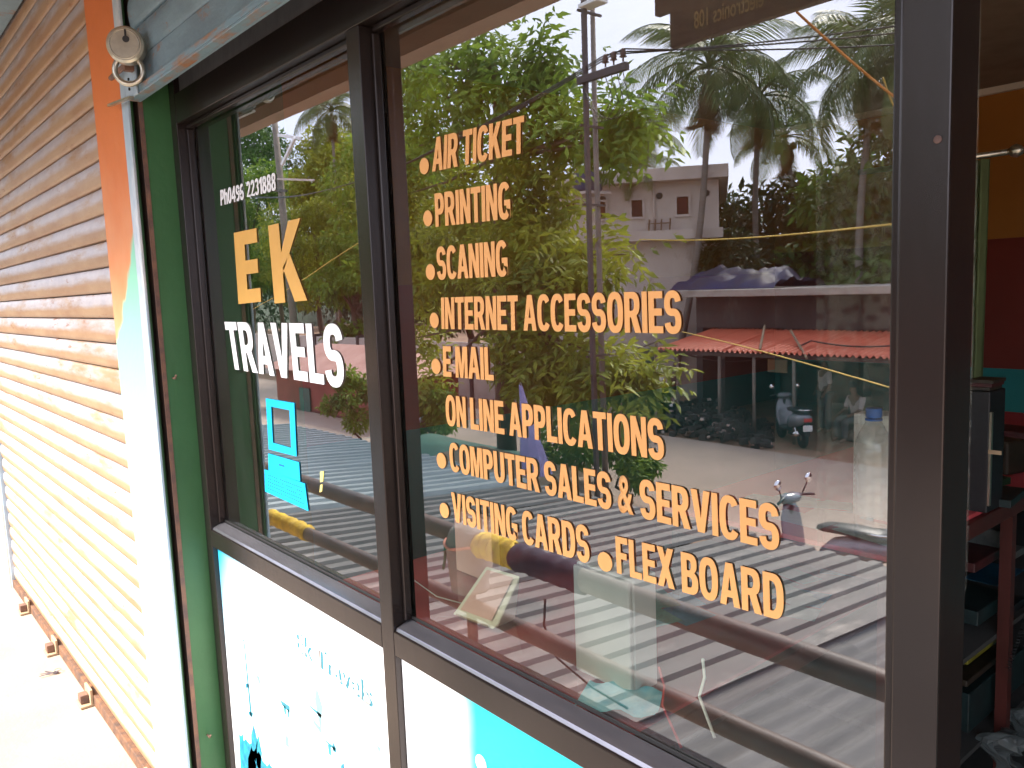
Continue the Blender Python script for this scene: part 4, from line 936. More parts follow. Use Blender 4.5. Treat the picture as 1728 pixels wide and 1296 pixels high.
for k in range(4):
    x = S(1032+k*10, 150, 7.4).x-PX.x
    MB().tube([(x, .1, za-.06), (x+.12, .1, za-.35-.07*k), (x-.10, .1, za-.62), (x*.3, .05, za-.30-.1*k), (0, .06, za-.1)], .006, 5).build('jumper_wire', M['wire'], pp, smooth=True)
# wires to the right (towards +x) and left
W0 = Vector((PX.x, PX.y, G+za+.24))
for i, (px, py, lab) in enumerate(((1430, 35, 'highest of the three black power lines running right from the pole'), (1430, 44, 'middle one of the three black power lines running right from the pole'), (1425, 60, 'lowest of the three black power lines running right from the pole'))):
    b_ = S(px, py, 8.0); a_ = Vector((S((1032,1046,1062)[i], 112, 7.4).x, -7.4+.1, G+za+.22)); e = a_+(b_-a_)*2.2
    cord('power_line', sag(a_, e, .12), .010, M['wire'], lab)
    c_ = Vector((a_.x-20, a_.y-3.5, a_.z+.5))
    cord('power_line', sag(a_, c_, .6, 24), .010, M['wire'], lab.replace('running right from', 'running left past the tree from'))
cord('guy_wire', sag(S(870, 0+12, 7.0), S(690, 95, 9.0), .02), .010, M['wire'], 'thin black wire slanting across the sky above the leafy tree')
# near ropes tied to the corridor
cord('orange_rope', sag(S(1345, 20, 1.7), S(1545, 190, 2.2), .01), .0045, M['orope'], 'orange rope slanting down from the hanging sign', 'rope')
cord('orange_rope', sag(S(1490, 130, 2.2), S(1519, 200, 2.3), .01), .003, M['yrope'], 'short yellow rope end dangling below the orange rope', 'rope')
cord('yellow_line', sag(S(1525, 376, 4.2), S(1080, 404, 8.6), .05), .007, M['yrope'], 'thin yellow line strung across the street to the pole', 'rope')
cord('yellow_line', sag(S(620, 400, 9.5), S(360, 560, 15), .1), .012, M['yrope'], 'thin yellow line running down behind the letters EK', 'rope')
cord('stay_wire', sag(S(1150, 560, 9), S(1530, 662, 5.2), -.02), .007, M['yrope'], 'pale stay wire slanting down in front of the red awning', 'wire')
cord('loose_wire', sag(S(1010, 600, 8), S(1110, 575, 15.5), .05)+sag(S(1110, 575, 15.5), S(1370, 575, 15.5), .5)[1:]+sag(S(1370, 575, 15.5), S(1560, 575, 15.5), .12)[1:], .018, M['wire'], 'slack black wire looping along the red awning')

# left pole with white bracket
p0 = S(480, 400, 13.5)
lp = thing('street_lamp', 'leaning concrete pole with a white Y-shaped bracket in front of the trees', 'pole', (p0.x, p0.y, G))
A0 = S(500, 560, 13.5)-p0; A0.z = 0; top = S(462, 190, 13.5)-p0; zt_ = top.z+p0.z-G
MB().tube([(A0.x, A0.y, 0), (0, 0, p0.z-G), (top.x, top.y, zt_)], [.17, .14, .11], 12).build('mast', M['pole'], lp, smooth=True)
def rel(px, py, y, o): q = S(px, py, y); return Vector((q.x-o.x, q.y-o.y, q.z-G))
MB().obox(rel(470,228,13.4,p0), rel(506,233,13.4,p0), .09, .12).build('bracket_arm', M['white'], lp)
MB().obox(rel(475,278,13.3,p0), rel(497,232,13.3,p0), .09, .12).build('bracket_strut', M['white'], lp)
MB().obox(rel(466,302,13.4,p0), rel(530,304,13.4,p0), .08, .08).build('cross_arm', M['concrete'], lp)
MB().obox(rel(462,321,13.4,p0), rel(482,322,13.4,p0), .10, .10).build('clamp', M['ironpole'], lp)

# ================================================================== BUILDINGS ACROSS THE STREET
# two storey concrete house, turned so that its front looks down the street; built round its right front corner
DH = 26.0
def hdist(px, py):
    r = ray(px, py); k = DH/math.hypot(r.x, r.y); return r*k + CAM
hc = hdist(1212, 330); r_ = ray(1212, 330); hn = math.hypot(r_.x, r_.y)
hrz = math.atan2(r_.x/hn, r_.y/hn)                 # local +x runs to the house's right, local -y to its back
hs = thing('concrete_house', 'unplastered two-storey grey concrete house with flat roof behind the palms', 'house', (hc.x, -hc.y, G), hrz)
def hx(px): return (px-1212)/1375*DH*.97
def hz_(py): return hdist(1180, py).z - G
zmid = hz_(386)
w_ = 9.0
bx('wall', M['concrete'], hx(935), 0, -w_, 0, zmid, hz_(304)-.002, hs)
bx('parapet', M['concrete'], hx(930), hx(1228), -w_, .55, hz_(304), hz_(282), hs, .02)
bx('floor_band', M['concrete'], hx(933), .12, -w_, .3, zmid-.30, zmid-.002, hs, .01)
bx('ground_storey', M['concrete'], hx(935), .05, -w_, -.25, 0, zmid-.302, hs)
for (px0, px1, py0, py1) in ((1070,1088,331,360),(1144,1163,330,360),(954,975,330,350),(1010,1026,331,360)):
    x0, x1 = hx(px0), hx(px1); z1_, z0_ = hz_(py0), hz_(py1)
    w = MB(); e = .07
    w.box(x0-e, x0, .001, .07, z0_-e, z1_+e); w.box(x1, x1+e, .001, .07, z0_-e, z1_+e); w.box(x0+.0005, x1-.0005, .001, .07, z1_, z1_+e); w.box(x0+.0005, x1-.0005, .001, .07, z0_-e, z0_)
    fo = w.build('window', M['concrete'], hs)
    MB().box(x0+.001, x1-.001, .0012, .012, z0_+.001, z1_-.001).build('shutter_board', M['shopwall'], fo)
for px in (1022, 1116, 1192): MB().lathe([(.10,.0),(.10,.03),(.10,.04)], (hx(px), .002, hz_(326)), 12, 'y').build('vent_hole', M['black'], hs)
MB().tube([(hx(1107), .06, hz_(306)), (hx(1107), .06, zmid)], .04, 8).build('drain_pipe', M['concrete'], hs, smooth=True)
for px in (1098, 1108, 1118, 1132): MB().tube([(hx(px), .2, zmid), (hx(px)+.03, .2, zmid+.35)], .025, 5).build('rebar', M['rusty'], hs)
bx('rail', M['rusty'], hx(1096), hx(1135), .18, .21, zmid+.2, zmid+.235, hs)
q = hdist(1027, 300); tk = thing('water_tank', 'small dark blue water tank on a ledge of the concrete house', 'tank', (q.x, -q.y+.9, q.z-.5)); MB().lathe([(.42,0),(.45,.1),(.45,.6),(.3,.75),(.15,.8)], n=20).build('tank_body', M['blue_tarp'], tk, smooth=True)
MB().box(-.5, .5, -.5, .5, -.08, -.002).build('tank_base', M['concrete'], tk)
def zz(px, py, y): return S(px, py, y).z

# long low shop building with red awning
YW = 17.2
al = -16.5; ar = 2.0
lb = thing('low_shop_building', 'long dark stained single-storey shop building with pale roof edge and red awning', 'building', (0, 0, 0))
ztopE, zbotE = zz(1500, 481, YW-.5), zz(1500, 495, YW-.5)
xbl = S(1138, 492, YW-.5).x
bx('roof_slab', M['paleslab'], xbl, ar, -YW-4.5, -YW+.5, zbotE, ztopE, lb, .015)
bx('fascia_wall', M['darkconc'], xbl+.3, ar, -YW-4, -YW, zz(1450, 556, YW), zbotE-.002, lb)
bx('back_wall', M['shopwall'], xbl+.3, ar, -YW-4, -YW-3.8, G, zz(1450, 556, YW)-.002, lb)
bx('side_wall', M['innerdark'], xbl+.3, xbl+.5, -YW-3.799, -YW, G, zz(1450, 556, YW)-.002, lb)
for k, px in enumerate((1216, 1330, 1440, 1500)): 
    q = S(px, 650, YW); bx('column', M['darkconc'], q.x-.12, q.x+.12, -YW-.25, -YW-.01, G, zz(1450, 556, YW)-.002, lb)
# awning: red corrugated sheets sloping to the road
ya0, ya1 = YW-.02, 14.9
zA0 = zz(1300, 557, ya0); zA1 = zz(1300, 596, ya1)
slA = (zA0-zA1)/(ya0-ya1)
def awn_sheet():
    b = MB(); w = .98; n = 7; per = 6; ln = ya0-ya1
    pts = [(w*i/(n*per), .034*math.cos(2*PI*(i % per)/per)) for i in range(n*per+1)]; k = len(pts)
    for j in range(4):
        for (x, h) in pts: b.v.append((x, ln*j/3, h-slA*ln*j/3))
    for j in range(3):
        for i in range(k-1): b.f.append((j*k+i, j*k+i+1, (j+1)*k+i+1, (j+1)*k+i)); b.mi.append(0)
    return b.mesh('awning_sheet', M['redroof'], smooth=True, fix=False)
am = awn_sheet(); x0 = S(1108, 580, ya1).x; i = 0
while x0 + i*.96 < ar:
    inst('awning_sheet', am, lb, (x0+i*.96, -ya0, zA0+.006*(i % 2)), (0, 0, random.uniform(-.006, .006))); i += 1
bx('awning_beam', M['ironpole'], x0, ar, -ya1-.12, -ya1-.04, zA1-.12, zA1-.035, lb)
for px in (1143, 1213, 1272, 1340):
    q = S(px, 650, ya1+.08); MB().tube([(q.x, q.y, G), (q.x, q.y, zA1-.12)], .04, 8).build('awning_post', M['pole'], lb, smooth=True)
for (a_, b_) in (((1290,550),(1282,590)), ((1335,558),(1362,605))):
    MB().tube([S(*a_, ya1+1.2), S(*b_, ya1-.1)], .03, 6).build('leaning_stick', M['brown_tarp'], lb)
q = S(1312, 618, YW-1.2)
o = bx('small_board', M['carton'], q.x-.25, q.x+.25, q.y-.02, q.y+.02, q.z-.15, q.z+.15); tag(o, 'small faded orange board hanging under the red awning', 'board')
# blue tarp heap on the roof
tp = MB(); qa = S(1170, 492, YW+1.5); qb = S(1345, 478, YW+1.5); wz = zz(1260, 452, YW+1.5)-ztopE
tp.sheet(lambda u, v: (qa.x+(qb.x-qa.x)*u, -YW-.4-2.6*v, ztopE+.01+max(0, wz*.85*math.sin(PI*min(1, max(0, v)))**.6*(.55+.45*math.sin(PI*u)) + .45*noise.noise(Vector((u*7, v*5, 3)))*math.sin(PI*v))), 36, 16)
o = tp.build('roof_tarp', M['blue_tarp'], smooth=True, fix=False); tag(o, 'faded blue tarpaulin heaped on the flat roof of the low building', 'tarp')
# rubble
rbm = MB(); rr = random.Random(11)
for i in range(900):
    px = rr.uniform(1085, 1300); q = S(px, 700, YW-rr.uniform(.3, 3.2)); sz = rr.uniform(.03, .10)
    z = G+sz*.3+max(0, .5*rr.random()*math.sin(PI*(px-1085)/215)); a = rr.uniform(0, 3)
    vv = [Vector((rr.uniform(.6,1)*sx, rr.uniform(.6,1)*sy, rr.uniform(.4,.8)*sz_))*sz for sx in (-1,1) for sy in (-1,1) for sz_ in (-1,1)]
    vv = [Matrix.Rotation(a, 3, 'Z')@v+Vector((q.x, q.y, z)) for v in vv]
    rbm.add(vv, [(0,1,3,2),(4,6,7,5),(0,4,5,1),(2,3,7,6),(0,2,6,4),(1,5,7,3)], 1 if rr.random() < .07 else 0)
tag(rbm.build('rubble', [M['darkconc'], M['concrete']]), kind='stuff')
for i, (px, py) in enumerate(((1228, 718), (1148, 688), (1077, 680))):
    q = SZ(px, py, G+.1); o = MB().sheet(lambda u, v: (u*.7-.35, v*.5-.25, .10+.05*math.sin(u*7+v*4)), 8, 6).build('litter_sheet', M['offwhite'], fix=False, loc=(q.x, q.y, G+.03), smooth=True)
    tag(o, ('flat pale sheet lying on the verge in front of the awning post', 'crumpled white bag on the rubble under the awning', 'white scrap at the foot of the bushes by the roadside')[i], 'litter')

# scooters
def scooter(loc, rz, label, paint):
    t = thing('scooter', label, 'scooter', loc, rz)     # faces +x
    def wheel(x):
        w = MB(); w.lathe([(.155,-.045),(.20,-.05),(.222,-.02),(.222,.02),(.20,.05),(.155,.045)], (x,0,.222), 24, 'y'); wo = w.build('wheel', M['rubber'], t, smooth=True)
        MB().lathe([(.03,-.05),(.15,-.03),(.15,.03),(.03,.05)], (x,0,.222), 16, 'y').build('rim', M['chrome'], wo, smooth=True)
    wheel(.62); wheel(-.62)
    def hull(name, secs, m, n=16, sm=True):
        b = MB(); k = 0
        for (x, z, hw, hh) in secs:
            for i in range(n):
                a = 2*PI*i/n; ca, sa = math.cos(a), math.sin(a)
                b.v.append((x, hw*abs(ca)**.7*(1 if ca > 0 else -1), z + hh*abs(sa)**.8*(1 if sa > 0 else -1)))
        for k in range(len(secs)-1):
            for i in range(n): b.f.append((k*n+i, k*n+(i+1) % n, (k+1)*n+(i+1) % n, (k+1)*n+i)); b.mi.append(0)
        b.f.append(tuple(reversed(range(n)))); b.mi.append(0); b.f.append(tuple(range((len(secs)-1)*n, len(secs)*n))); b.mi.append(0)
        return b.build(name, m, t, smooth=sm)
    hull('rear_body', [(-.90,.66,.05,.05),(-.82,.64,.13,.10),(-.60,.60,.17,.15),(-.35,.56,.18,.16),(-.15,.50,.16,.16),(-.02,.42,.12,.12)], paint)
    hull('seat', [(-.80,.78,.09,.03),(-.70,.80,.14,.05),(-.35,.79,.15,.055),(-.05,.76,.12,.05),(.05,.74,.06,.03)], M['blackplastic'])
    hull('floor_board', [(-.1,.32,.15,.05),(.15,.29,.17,.04),(.36,.31,.16,.05)], M['blackplastic'])
    hull('front_shield', [(.34,.34,.16,.06),(.40,.55,.20,.12),(.44,.75,.19,.13),(.46,.90,.12,.08)], paint)
    hull('front_fender', [(.45,.40,.06,.03),(.60,.47,.075,.04),(.78,.42,.07,.035),(.86,.34,.04,.02)], paint)
    hull('handle_cover', [(.34,1.00,.05,.03),(.40,1.00,.17,.06),(.47,.99,.16,.07),(.53,.97,.06,.04)], paint)
    MB().tube([(.42,0,.9),(.62,0,.24)], .03, 10).build('steering_column', M['blackplastic'], t, smooth=True)
    MB().tube([(.36,-.34,1.0),(.42,-.15,1.02),(.42,.15,1.02),(.36,.34,1.0)], .017, 8).build('handlebar', M['blackplastic'], t, smooth=True)
    for s in (-1, 1):
        m_ = MB(); m_.tube([(.42,s*.2,1.03),(.40,s*.27,1.16)], .008, 6); mo = m_.build('mirror_stem', M['blackplastic'], t, smooth=True)
        MB().lathe([(.01,0),(.062,.004),(.062,.018),(.03,.03)], (.39,s*.29,1.20), 16, 'x').build('mirror', M['mirror'], mo, smooth=True)
        MB().tube([(-.5,s*.12,.45),(-.62,s*.13,.24)], .02, 8).build('shock_absorber', M['chrome'], t, smooth=True)
    MB().tube([(-.3,-.17,.28),(-.6,-.19,.30),(-.86,-.20,.36)], [.03,.045,.05], 10).build('exhaust', M['chrome'], t, smooth=True)
    MB().tube([(-.55,-.13,.82),(-.78,-.14,.84),(-.92,-.08,.85),(-.92,.08,.85),(-.78,.14,.84),(-.55,.13,.82)], .013, 8).build('grab_rail', M['chrome'], t, smooth=True)
    MB().box(-.925,-.90,-.09,.09,.60,.68).build('tail_lamp', M['redlamp'], t, bevel=.01)
    pm = MB(); pm.box(-.90,-.89,-.10,.10,.40,.53); pm.build('number_plate', M['white'], t, bevel=.002)
    MB().box(-.89,-.80,-.05,.05,.30,.58).build('plate_bracket', M['blackplastic'], t)
    MB().tube([(.0,.16,.28),(.0,.26,.02)], .012, 6).build('side_stand', M['chrome'], t)
    return t
sc1 = scooter((0,0,G), 0, 'silver scooter parked on the far verge under the red awning', M['scooter'])
q = SZ(1328, 752, G); sc1.location = (q.x-.1, q.y-.35, G+.005); sc1.rotation_euler = (0, 0, math.radians(-142))
sc2 = copy_tree(sc1); sc2['label'] = 'second scooter parked at the near roadside, just past the roof eave'; q = SZ(1395, 850, -2.52); sc2.location = (q.x-.1, q.y-.1, G+.03); sc2.rotation_euler = (0, 0, math.radians(185))
sc3 = copy_tree(sc1); sc3['label'] = 'scooter parked beside the brown tarpaulin at the left of the tree'; q = S(705, 690, 9.5); sc3.location = (q.x, q.y, G+.005); sc3.rotation_euler = (0, 0, math.radians(70))
for o in (sc1, sc2, sc3): o['group'] = 'scooters parked along the street'

# people
def person(loc, rz, label, shirt, legs, seated=False):
    t = thing('person', label, 'person', loc, rz)
    def skin(name, verts, edges, rad, m, sub=1):
        me = bpy.data.meshes.new(name); me.from_pydata(verts, edges, []); o = bpy.data.objects.new(name, me); COL.objects.link(o); o.parent = t
        md = o.modifiers.new('skin', 'SKIN'); 
        for i, r_ in enumerate(rad): me.skin_vertices[0].data[i].radius = (r_ if isinstance(r_, tuple) else (r_, r_))
        me.skin_vertices[0].data[0].use_root = True
        s_ = o.modifiers.new('sub', 'SUBSURF'); s_.levels = sub; s_.render_levels = sub; me.materials.append(m); md.use_smooth_shade = True
        return o
    if not seated:
        V_ = [(0,0,.95),(0,0,1.15),(0,0,1.38),(0,0,1.50),(0.02,0,1.58),(0.03,0,1.68),
              (0,.10,.90),(.02,.11,.50),(0,.11,.08),(.14,.12,.03), (0,-.10,.90),(-.02,-.11,.50),(-.03,-.11,.08),(.11,-.12,.03),
              (0,.19,1.40),(.0,.25,1.14),(.12,.25,.92),(.17,.25,.85),(0,-.19,1.40),(0,-.25,1.14),(.14,-.24,.93),(.19,-.23,.86)]
    else:
        V_ = [(0,0,.48),(0.02,0,.70),(.06,0,.92),(.08,0,1.03),(.11,0,1.11),(.14,0,1.20),
              (.05,.10,.48),(.42,.12,.50),(.42,.12,.08),(.55,.13,.03),(.05,-.10,.48),(.42,-.12,.50),(.42,-.12,.08),(.55,-.13,.03),
              (.05,.19,.94),(.12,.24,.70),(.34,.18,.60),(.40,.16,.58),(.05,-.19,.94),(.12,-.24,.70),(.34,-.18,.60),(.40,-.16,.58)]
    Ed = [(0,1),(1,2),(2,3),(3,4),(4,5),(0,6),(6,7),(7,8),(8,9),(0,10),(10,11),(11,12),(12,13),(2,14),(14,15),(15,16),(16,17),(2,18),(18,19),(19,20),(20,21)]
    Rd = [(.14,.10),(.13,.09),(.15,.10),.055,.075,.085,.085,.06,.04,.035,.085,.06,.04,.035,.055,.042,.03,.03,.055,.042,.03,.03]
    skin('body', V_, Ed, Rd, M['skin'], 2)
    up = [0,1,2,14,15,18,19]; mp = {k: i for i, k in enumerate(up)}
    skin('shirt', [V_[k] for k in up], [(mp[a], mp[b]) for a, b in Ed if a in mp and b in mp], [(.165,.12),(.155,.11),(.17,.12),.072,.062,.072,.062], shirt, 2)
    lo = [0,6,7,8,10,11,12]; mp = {k: i for i, k in enumerate(lo)}
    skin('trousers', [V_[k] for k in lo], [(mp[a], mp[b]) for a, b in Ed if a in mp and b in mp], [(.155,.115),.105,.085,.075,.105,.085,.075], legs, 2)
    h = Vector(V_[5])
    MB().lathe([(.02,.10),(.06,.085),(.088,.04),(.092,0),(.085,-.04)], h+Vector((-.012,0,.03)), 14).build('hair', M['hair'], t, smooth=True)
    return t
q = S(1392, 735, 16.6); person((q.x, q.y, G+.003), 2.2, 'man in a white shirt and dark trousers standing in the shade behind the scooter', M['shirt'], M['lungi'])
q = S(1447, 700, 16.2); person((q.x, q.y, G+.003), 2.0, 'man in a cream shirt seated in the dark shop under the awning', M['shirt2'], M['lungi'], True)
o = bx('bench', M['woodred'], q.x-.5, q.x+.5, q.y-.2, q.y+.2, G+.003, G+.40, None, .01); tag(o, 'dark wooden bench under the seated man', 'bench')

# kiosk with faded pink roof at the left
ks = thing('red_kiosk', 'red-brown painted kiosk with a faded pink hipped roof at the left', 'kiosk', (0, 0, 0))
k0, k1 = S(505, 640, 11.2), S(648, 640, 10.2)
x0, x1 = k0.x, k1.x; kz = S(560, 625, 10.8).z
bx('wall', M['redbrick'], x0, x1, -12.6, -10.4, G, kz, ks); bx('plinth_band', M['shopwall'], x0-.03, x1+.03, -12.63, -10.37, S(600,715,10.5).z, S(600,705,10.5).z, ks)
r_ = MB(); e = .35; h_ = S(600, 585, 11).z - kz
r_.add([(x0-e,-12.6-e,kz+.002),(x1+e,-12.6-e,kz+.002),(x1+e,-10.4+e,kz+.002),(x0-e,-10.4+e,kz+.002),(x0+1.2,-11.5,kz+h_),(x1-1.2,-11.5,kz+h_)], [(0,3,2,1),(3,2,5,4),(1,0,4,5),(0,3,4),(2,1,5)])
r_.build('roof', M['pinkroof'], ks)
bx('green_board', M['green_tarp'], S(500,640,10.3).x, S(517,640,10.3).x, -10.38, -10.34, S(510,745,10.3).z, S(510,655,10.3).z, ks)
# tarps, closed umbrella
q0, q1 = S(735, 780, 6.6), S(1000, 790, 7.6)
t_ = MB(); t_.sheet(lambda u, v: (q0.x+(q1.x-q0.x)*u, -6.2-1.6*v, q0.z+.05-.10*u+.10*math.sin(PI*v)+.06*noise.noise(Vector((u*5,v*3,1)))), 20, 8)
o = t_.build('stall_tarp', M['brown_tarp'], smooth=True, fix=False); tag(o, 'brown tarpaulin stretched over a stall beyond the roof eave', 'tarp')
t_ = MB(); q0, q1 = S(690, 745, 8.2), S(880, 745, 8.2)
t_.sheet(lambda u, v: (q0.x+(q1.x-q0.x)*u, -7.9-1.4*v, q0.z-.1+.2*math.sin(PI*v)-.3*(1-v)*math.sin(PI*u)), 16, 8)
o = t_.build('stall_tarp', M['green_tarp'], smooth=True, fix=False); tag(o, 'dark green tarpaulin sagging behind the brown one', 'tarp')
q = S(879, 650, 6.3); qb = S(905, 800, 6.3)
um_ = thing('closed_umbrella', 'closed lilac street umbrella standing on its pole beyond the roof', 'umbrella', (qb.x, qb.y, G))
hT = q.z-G; hB = qb.z-G; dx = q.x-qb.x
MB().tube([(0,0,0),(dx*1.0,0,hT+.03)], .02, 8).build('pole', M['ironpole'], um_, smooth=True)
cb = MB(); N = 20
for k in range(9):
    t = k/8
    for i in range(N):
        a = 2*PI*i/N; rr_ = (.02+.17*t)*(1+.22*math.sin(a*8)*t); cb.v.append((dx*(1-t)+rr_*math.cos(a), rr_*math.sin(a), hT-(hT-hB)*t))
for k in range(8):
    for i in range(N): cb.f.append((k*N+i, k*N+(i+1) % N, (k+1)*N+(i+1) % N, (k+1)*N+i)); cb.mi.append(0)
cb.build('folded_cloth', M['purple'], um_, smooth=True)
# green flag and white bag near awning's left end
q = S(1100, 585, 13)
fl_ = thing('green_flag', 'torn green flag hanging on a stick at the left end of the red awning', 'flag', (q.x, q.y, G)); dz = q.z-G
MB().tube([(.05,0,0),(.12,0,dz+.1)], .03, 6).build('stick', M['pole'], fl_)
MB().sheet(lambda u, v: (.1-.45*(1-v)*u-.05*u, .05*math.sin(u*6+v*5), dz-.75*v-.1*u), 10, 12).build('cloth', M['green_tarp'], fl_, smooth=True, fix=False)
MB().sheet(lambda u, v: (.12+.2*u+.03*math.sin(v*9), .06*math.sin(u*9+v*7), dz-.42-.38*v+.05*math.sin(u*5)), 8, 8).build('white_rag', M['offwhite'], fl_, smooth=True, fix=False)

# ================================================================== VEGETATION
def leaves_obj(name, centers, radii, count, size, m, parent, seed, droop=.5, elong=2.6, shell=.35, pinnate=0):
    """leaf-sized folded faces spread through ellipsoid clumps"""
    g = np.random.default_rng(seed); C_ = np.array(centers); R2 = np.array(radii)
    wt = (R2**2).sum(1) if R2.ndim > 1 else R2**2; wt = wt/wt.sum()
    idx = g.choice(len(C_), count, p=wt)
    d = g.normal(size=(count, 3)); d /= np.linalg.norm(d, axis=1)[:, None]; rad = (shell+(1-shell)*g.random(count)**.7)
    RR = R2[idx] if R2.ndim > 1 else R2[idx][:, None]
    pos = C_[idx] + d*rad[:, None]*RR
    ax = d*.6+g.normal(size=(count, 3))*.6; ax[:, 2] -= droop; ax /= np.linalg.norm(ax, axis=1)[:, None]
    up = g.normal(size=(count, 3))*.5+np.array([0, 0, 1.0]); sd_ = np.cross(ax, up); sd_ /= np.linalg.norm(sd_, axis=1)[:, None]+1e-9; nn = np.cross(sd_, ax)
    if pinnate:   # each clump unit carries several leaflets along a stalk
        k = pinnate; L_ = size*3.2
        pos = np.repeat(pos, k, 0); ax0 = np.repeat(ax, k, 0); s0 = np.repeat(sd_, k, 0); n0 = np.repeat(nn, k, 0)
        t = np.tile(np.arange(k)//2/(k/2), count); sg_ = np.tile(np.where(np.arange(k) % 2 == 0, 1, -1), count)
        pos = pos + ax0*(t*L_)[:, None]; ax = ax0*.45+s0*sg_[:, None]*.9; ax[:, 2] -= .35; ax /= np.linalg.norm(ax, axis=1)[:, None]
        sd_ = np.cross(ax, n0); sd_ /= np.linalg.norm(sd_, axis=1)[:, None]+1e-9; nn = n0; count = count*k
    s_ = size*g.uniform(.6, 1.25, count)[:, None]; w_ = s_/elong
    v0 = pos; v1 = pos+ax*s_*.5+sd_*w_*.5+nn*s_*.06; v2 = pos+ax*s_-nn*s_*.08; v3 = pos+ax*s_*.5-sd_*w_*.5+nn*s_*.06
    V_ = np.stack([v0, v1, v2, v3], 1).reshape(-1, 3).astype(np.float32)
    me = bpy.data.meshes.new(name); n = count
    me.vertices.add(4*n); me.vertices.foreach_set('co', V_.ravel())
    tri = np.array([[0, 1, 2], [0, 2, 3]]); F = (np.arange(n)[:, None, None]*4+tri[None]).reshape(-1).astype(np.int32)
    me.loops.add(6*n); me.loops.foreach_set('vertex_index', F); me.polygons.add(2*n); me.polygons.foreach_set('loop_start', (np.arange(2*n)*3).astype(np.int32))
    me.update(calc_edges=True); me.materials.append(m)
    o = bpy.data.objects.new(name, me); COL.objects.link(o)
    if parent is not None: o.parent = parent
    return o
def tree(base, h, cr, m, label, seed, count=7000, size=.22, crown_lo=.35, trunk_r=.18, group='trees across the street', name='leafy_tree', clumps=14, flat=.8, pin=0, lean=(0,0)):
    g = random.Random(seed); t = thing(name, label, 'tree', (base[0], base[1], G), 0, group)
    zc = h*(crown_lo+(1-crown_lo)/2); hz_ = h*(1-crown_lo)/2
    cs, rs = [], []
    for i in range(clumps):
        u = g.random()**.5; a = g.uniform(0, 2*PI); z = g.uniform(-1, 1); w = math.sqrt(max(0.05, 1-z*z*.85))
        c_ = Vector((u*cr*w*math.cos(a)*.8+lean[0], u*cr*w*math.sin(a)*.8+lean[1], zc+z*hz_*.78)); r_ = cr*g.uniform(.26, .46)
        cs.append(c_); rs.append((r_, r_, r_*flat))
    tk_ = MB(); top_ = Vector((lean[0]*.8, lean[1]*.8, zc)); N = 7
    tk_.tube([Vector((0,0,0)).lerp(top_, k/N)+Vector((.12*math.sin(k*1.3+seed)*(k > 0), .10*math.cos(k*1.7+seed)*(k > 0), 0)) for k in range(N+1)], [trunk_r*(1.15-.75*k/N) for k in range(N+1)], 9)
    tk_.build('trunk', M['bark'], t, smooth=True)
    for c_ in cs[:9]:
        st_ = top_*g.uniform(.55, .95); MB().tube([st_, st_.lerp(c_, .5)+Vector((0,0,.2)), c_], [trunk_r*.42, trunk_r*.25, trunk_r*.08], 6).build('limb', M['bark'], t, smooth=True)
    leaves_obj('crown', cs, rs, count, size, m, t, seed, pinnate=pin)
    return t
# main leafy tree behind the lettering (trunk passes x~850)
q = S(850, 450, 9.2)
tm = thing('roadside_tree', 'tall bright green tree with drooping leaf clusters beside the twin pole', 'tree', (q.x, q.y, G))
def rl_(px, py, y): v = S(px, py, y); return Vector((v.x-q.x, v.y-q.y, v.z-G))
tr_ = [rl_(853,690,9.2), rl_(850,600,9.2), rl_(848,450,9.2), rl_(846,330,9.2), rl_(843,230,9.2), rl_(838,150,9.2), rl_(830,70,9.2)]
tr_[0].z = 0
MB().tube(tr_, [.20,.19,.17,.14,.10,.06,.02], 10).build('trunk', M['bark'], tm, smooth=True)
spots = [ # px, py, radius m, y
 (700,110,.75,9.4),(745,100,.6,9),(780,75,.55,9.2),(830,60,.55,9.3),(820,110,.7,9),(905,85,.6,8.9),(935,110,.55,9.1),(890,120,.65,9.3),(800,150,.6,9),(860,165,.7,8.8),(920,150,.6,9.2),
 (955,190,.6,9),(1040,200,.55,8.8),(1065,205,.5,8.6),(1025,215,.5,8.7),(985,225,.5,9),(930,230,.8,9.2),(900,280,.8,9),(1045,210,.45,8.5),(1080,215,.4,8.6),
 (760,170,.8,9.6),(700,170,.8,9.8),(690,250,.9,9.8),(740,230,.8,9.6),(680,330,.9,9.8),(800,330,.9,9.4),(910,350,.7,9),(880,400,.9,8.8),(930,395,.6,8.7),(975,445,.5,8.6),(1030,455,.35,8.5),(1060,430,.3,8.4),
 (690,420,.9,9.8),(760,400,.9,9.6),(830,440,.8,9.2),(900,470,.8,8.8),(960,450,.8,8.6),(930,590,.75,8.4),(980,610,.65,8.3),(900,620,.7,8.6),(1040,610,.45,8.2),(1070,640,.5,8.2),(1035,660,.4,8.2),
 (700,480,.8,9.8),(760,470,.7,9.6),(880,560,.6,8.6),(940,660,.5,8.3),(700,570,.6,9.8),(720,640,.5,9.5)]
cs = [rl_(a, b, y) for a, b, r, y in spots]
for k, (c_, sp3) in enumerate(zip(cs, spots)):
    zs_ = max(.25, min(.93, (c_.z-.9)/tr_[-1].z)); i0 = zs_*(len(tr_)-1); a_ = tr_[int(i0)].lerp(tr_[min(len(tr_)-1, int(i0)+1)], i0 % 1)
    MB().tube([a_, a_.lerp(c_, .5)+Vector((0, 0, -.08)), c_], [.05, .03, .01], 5).build('limb', M['bark'], tm, smooth=True)
half = [i for i in range(len(spots))]
up_ = [i for i in half if spots[i][1] < 280]; dn_ = [i for i in half if spots[i][1] >= 280]
leaves_obj('crown', [cs[i] for i in up_], [(spots[i][2]*.62,)*3 for i in up_], 780, .25, M['leaf_a'], tm, 21, pinnate=8, elong=2.9, shell=.1)
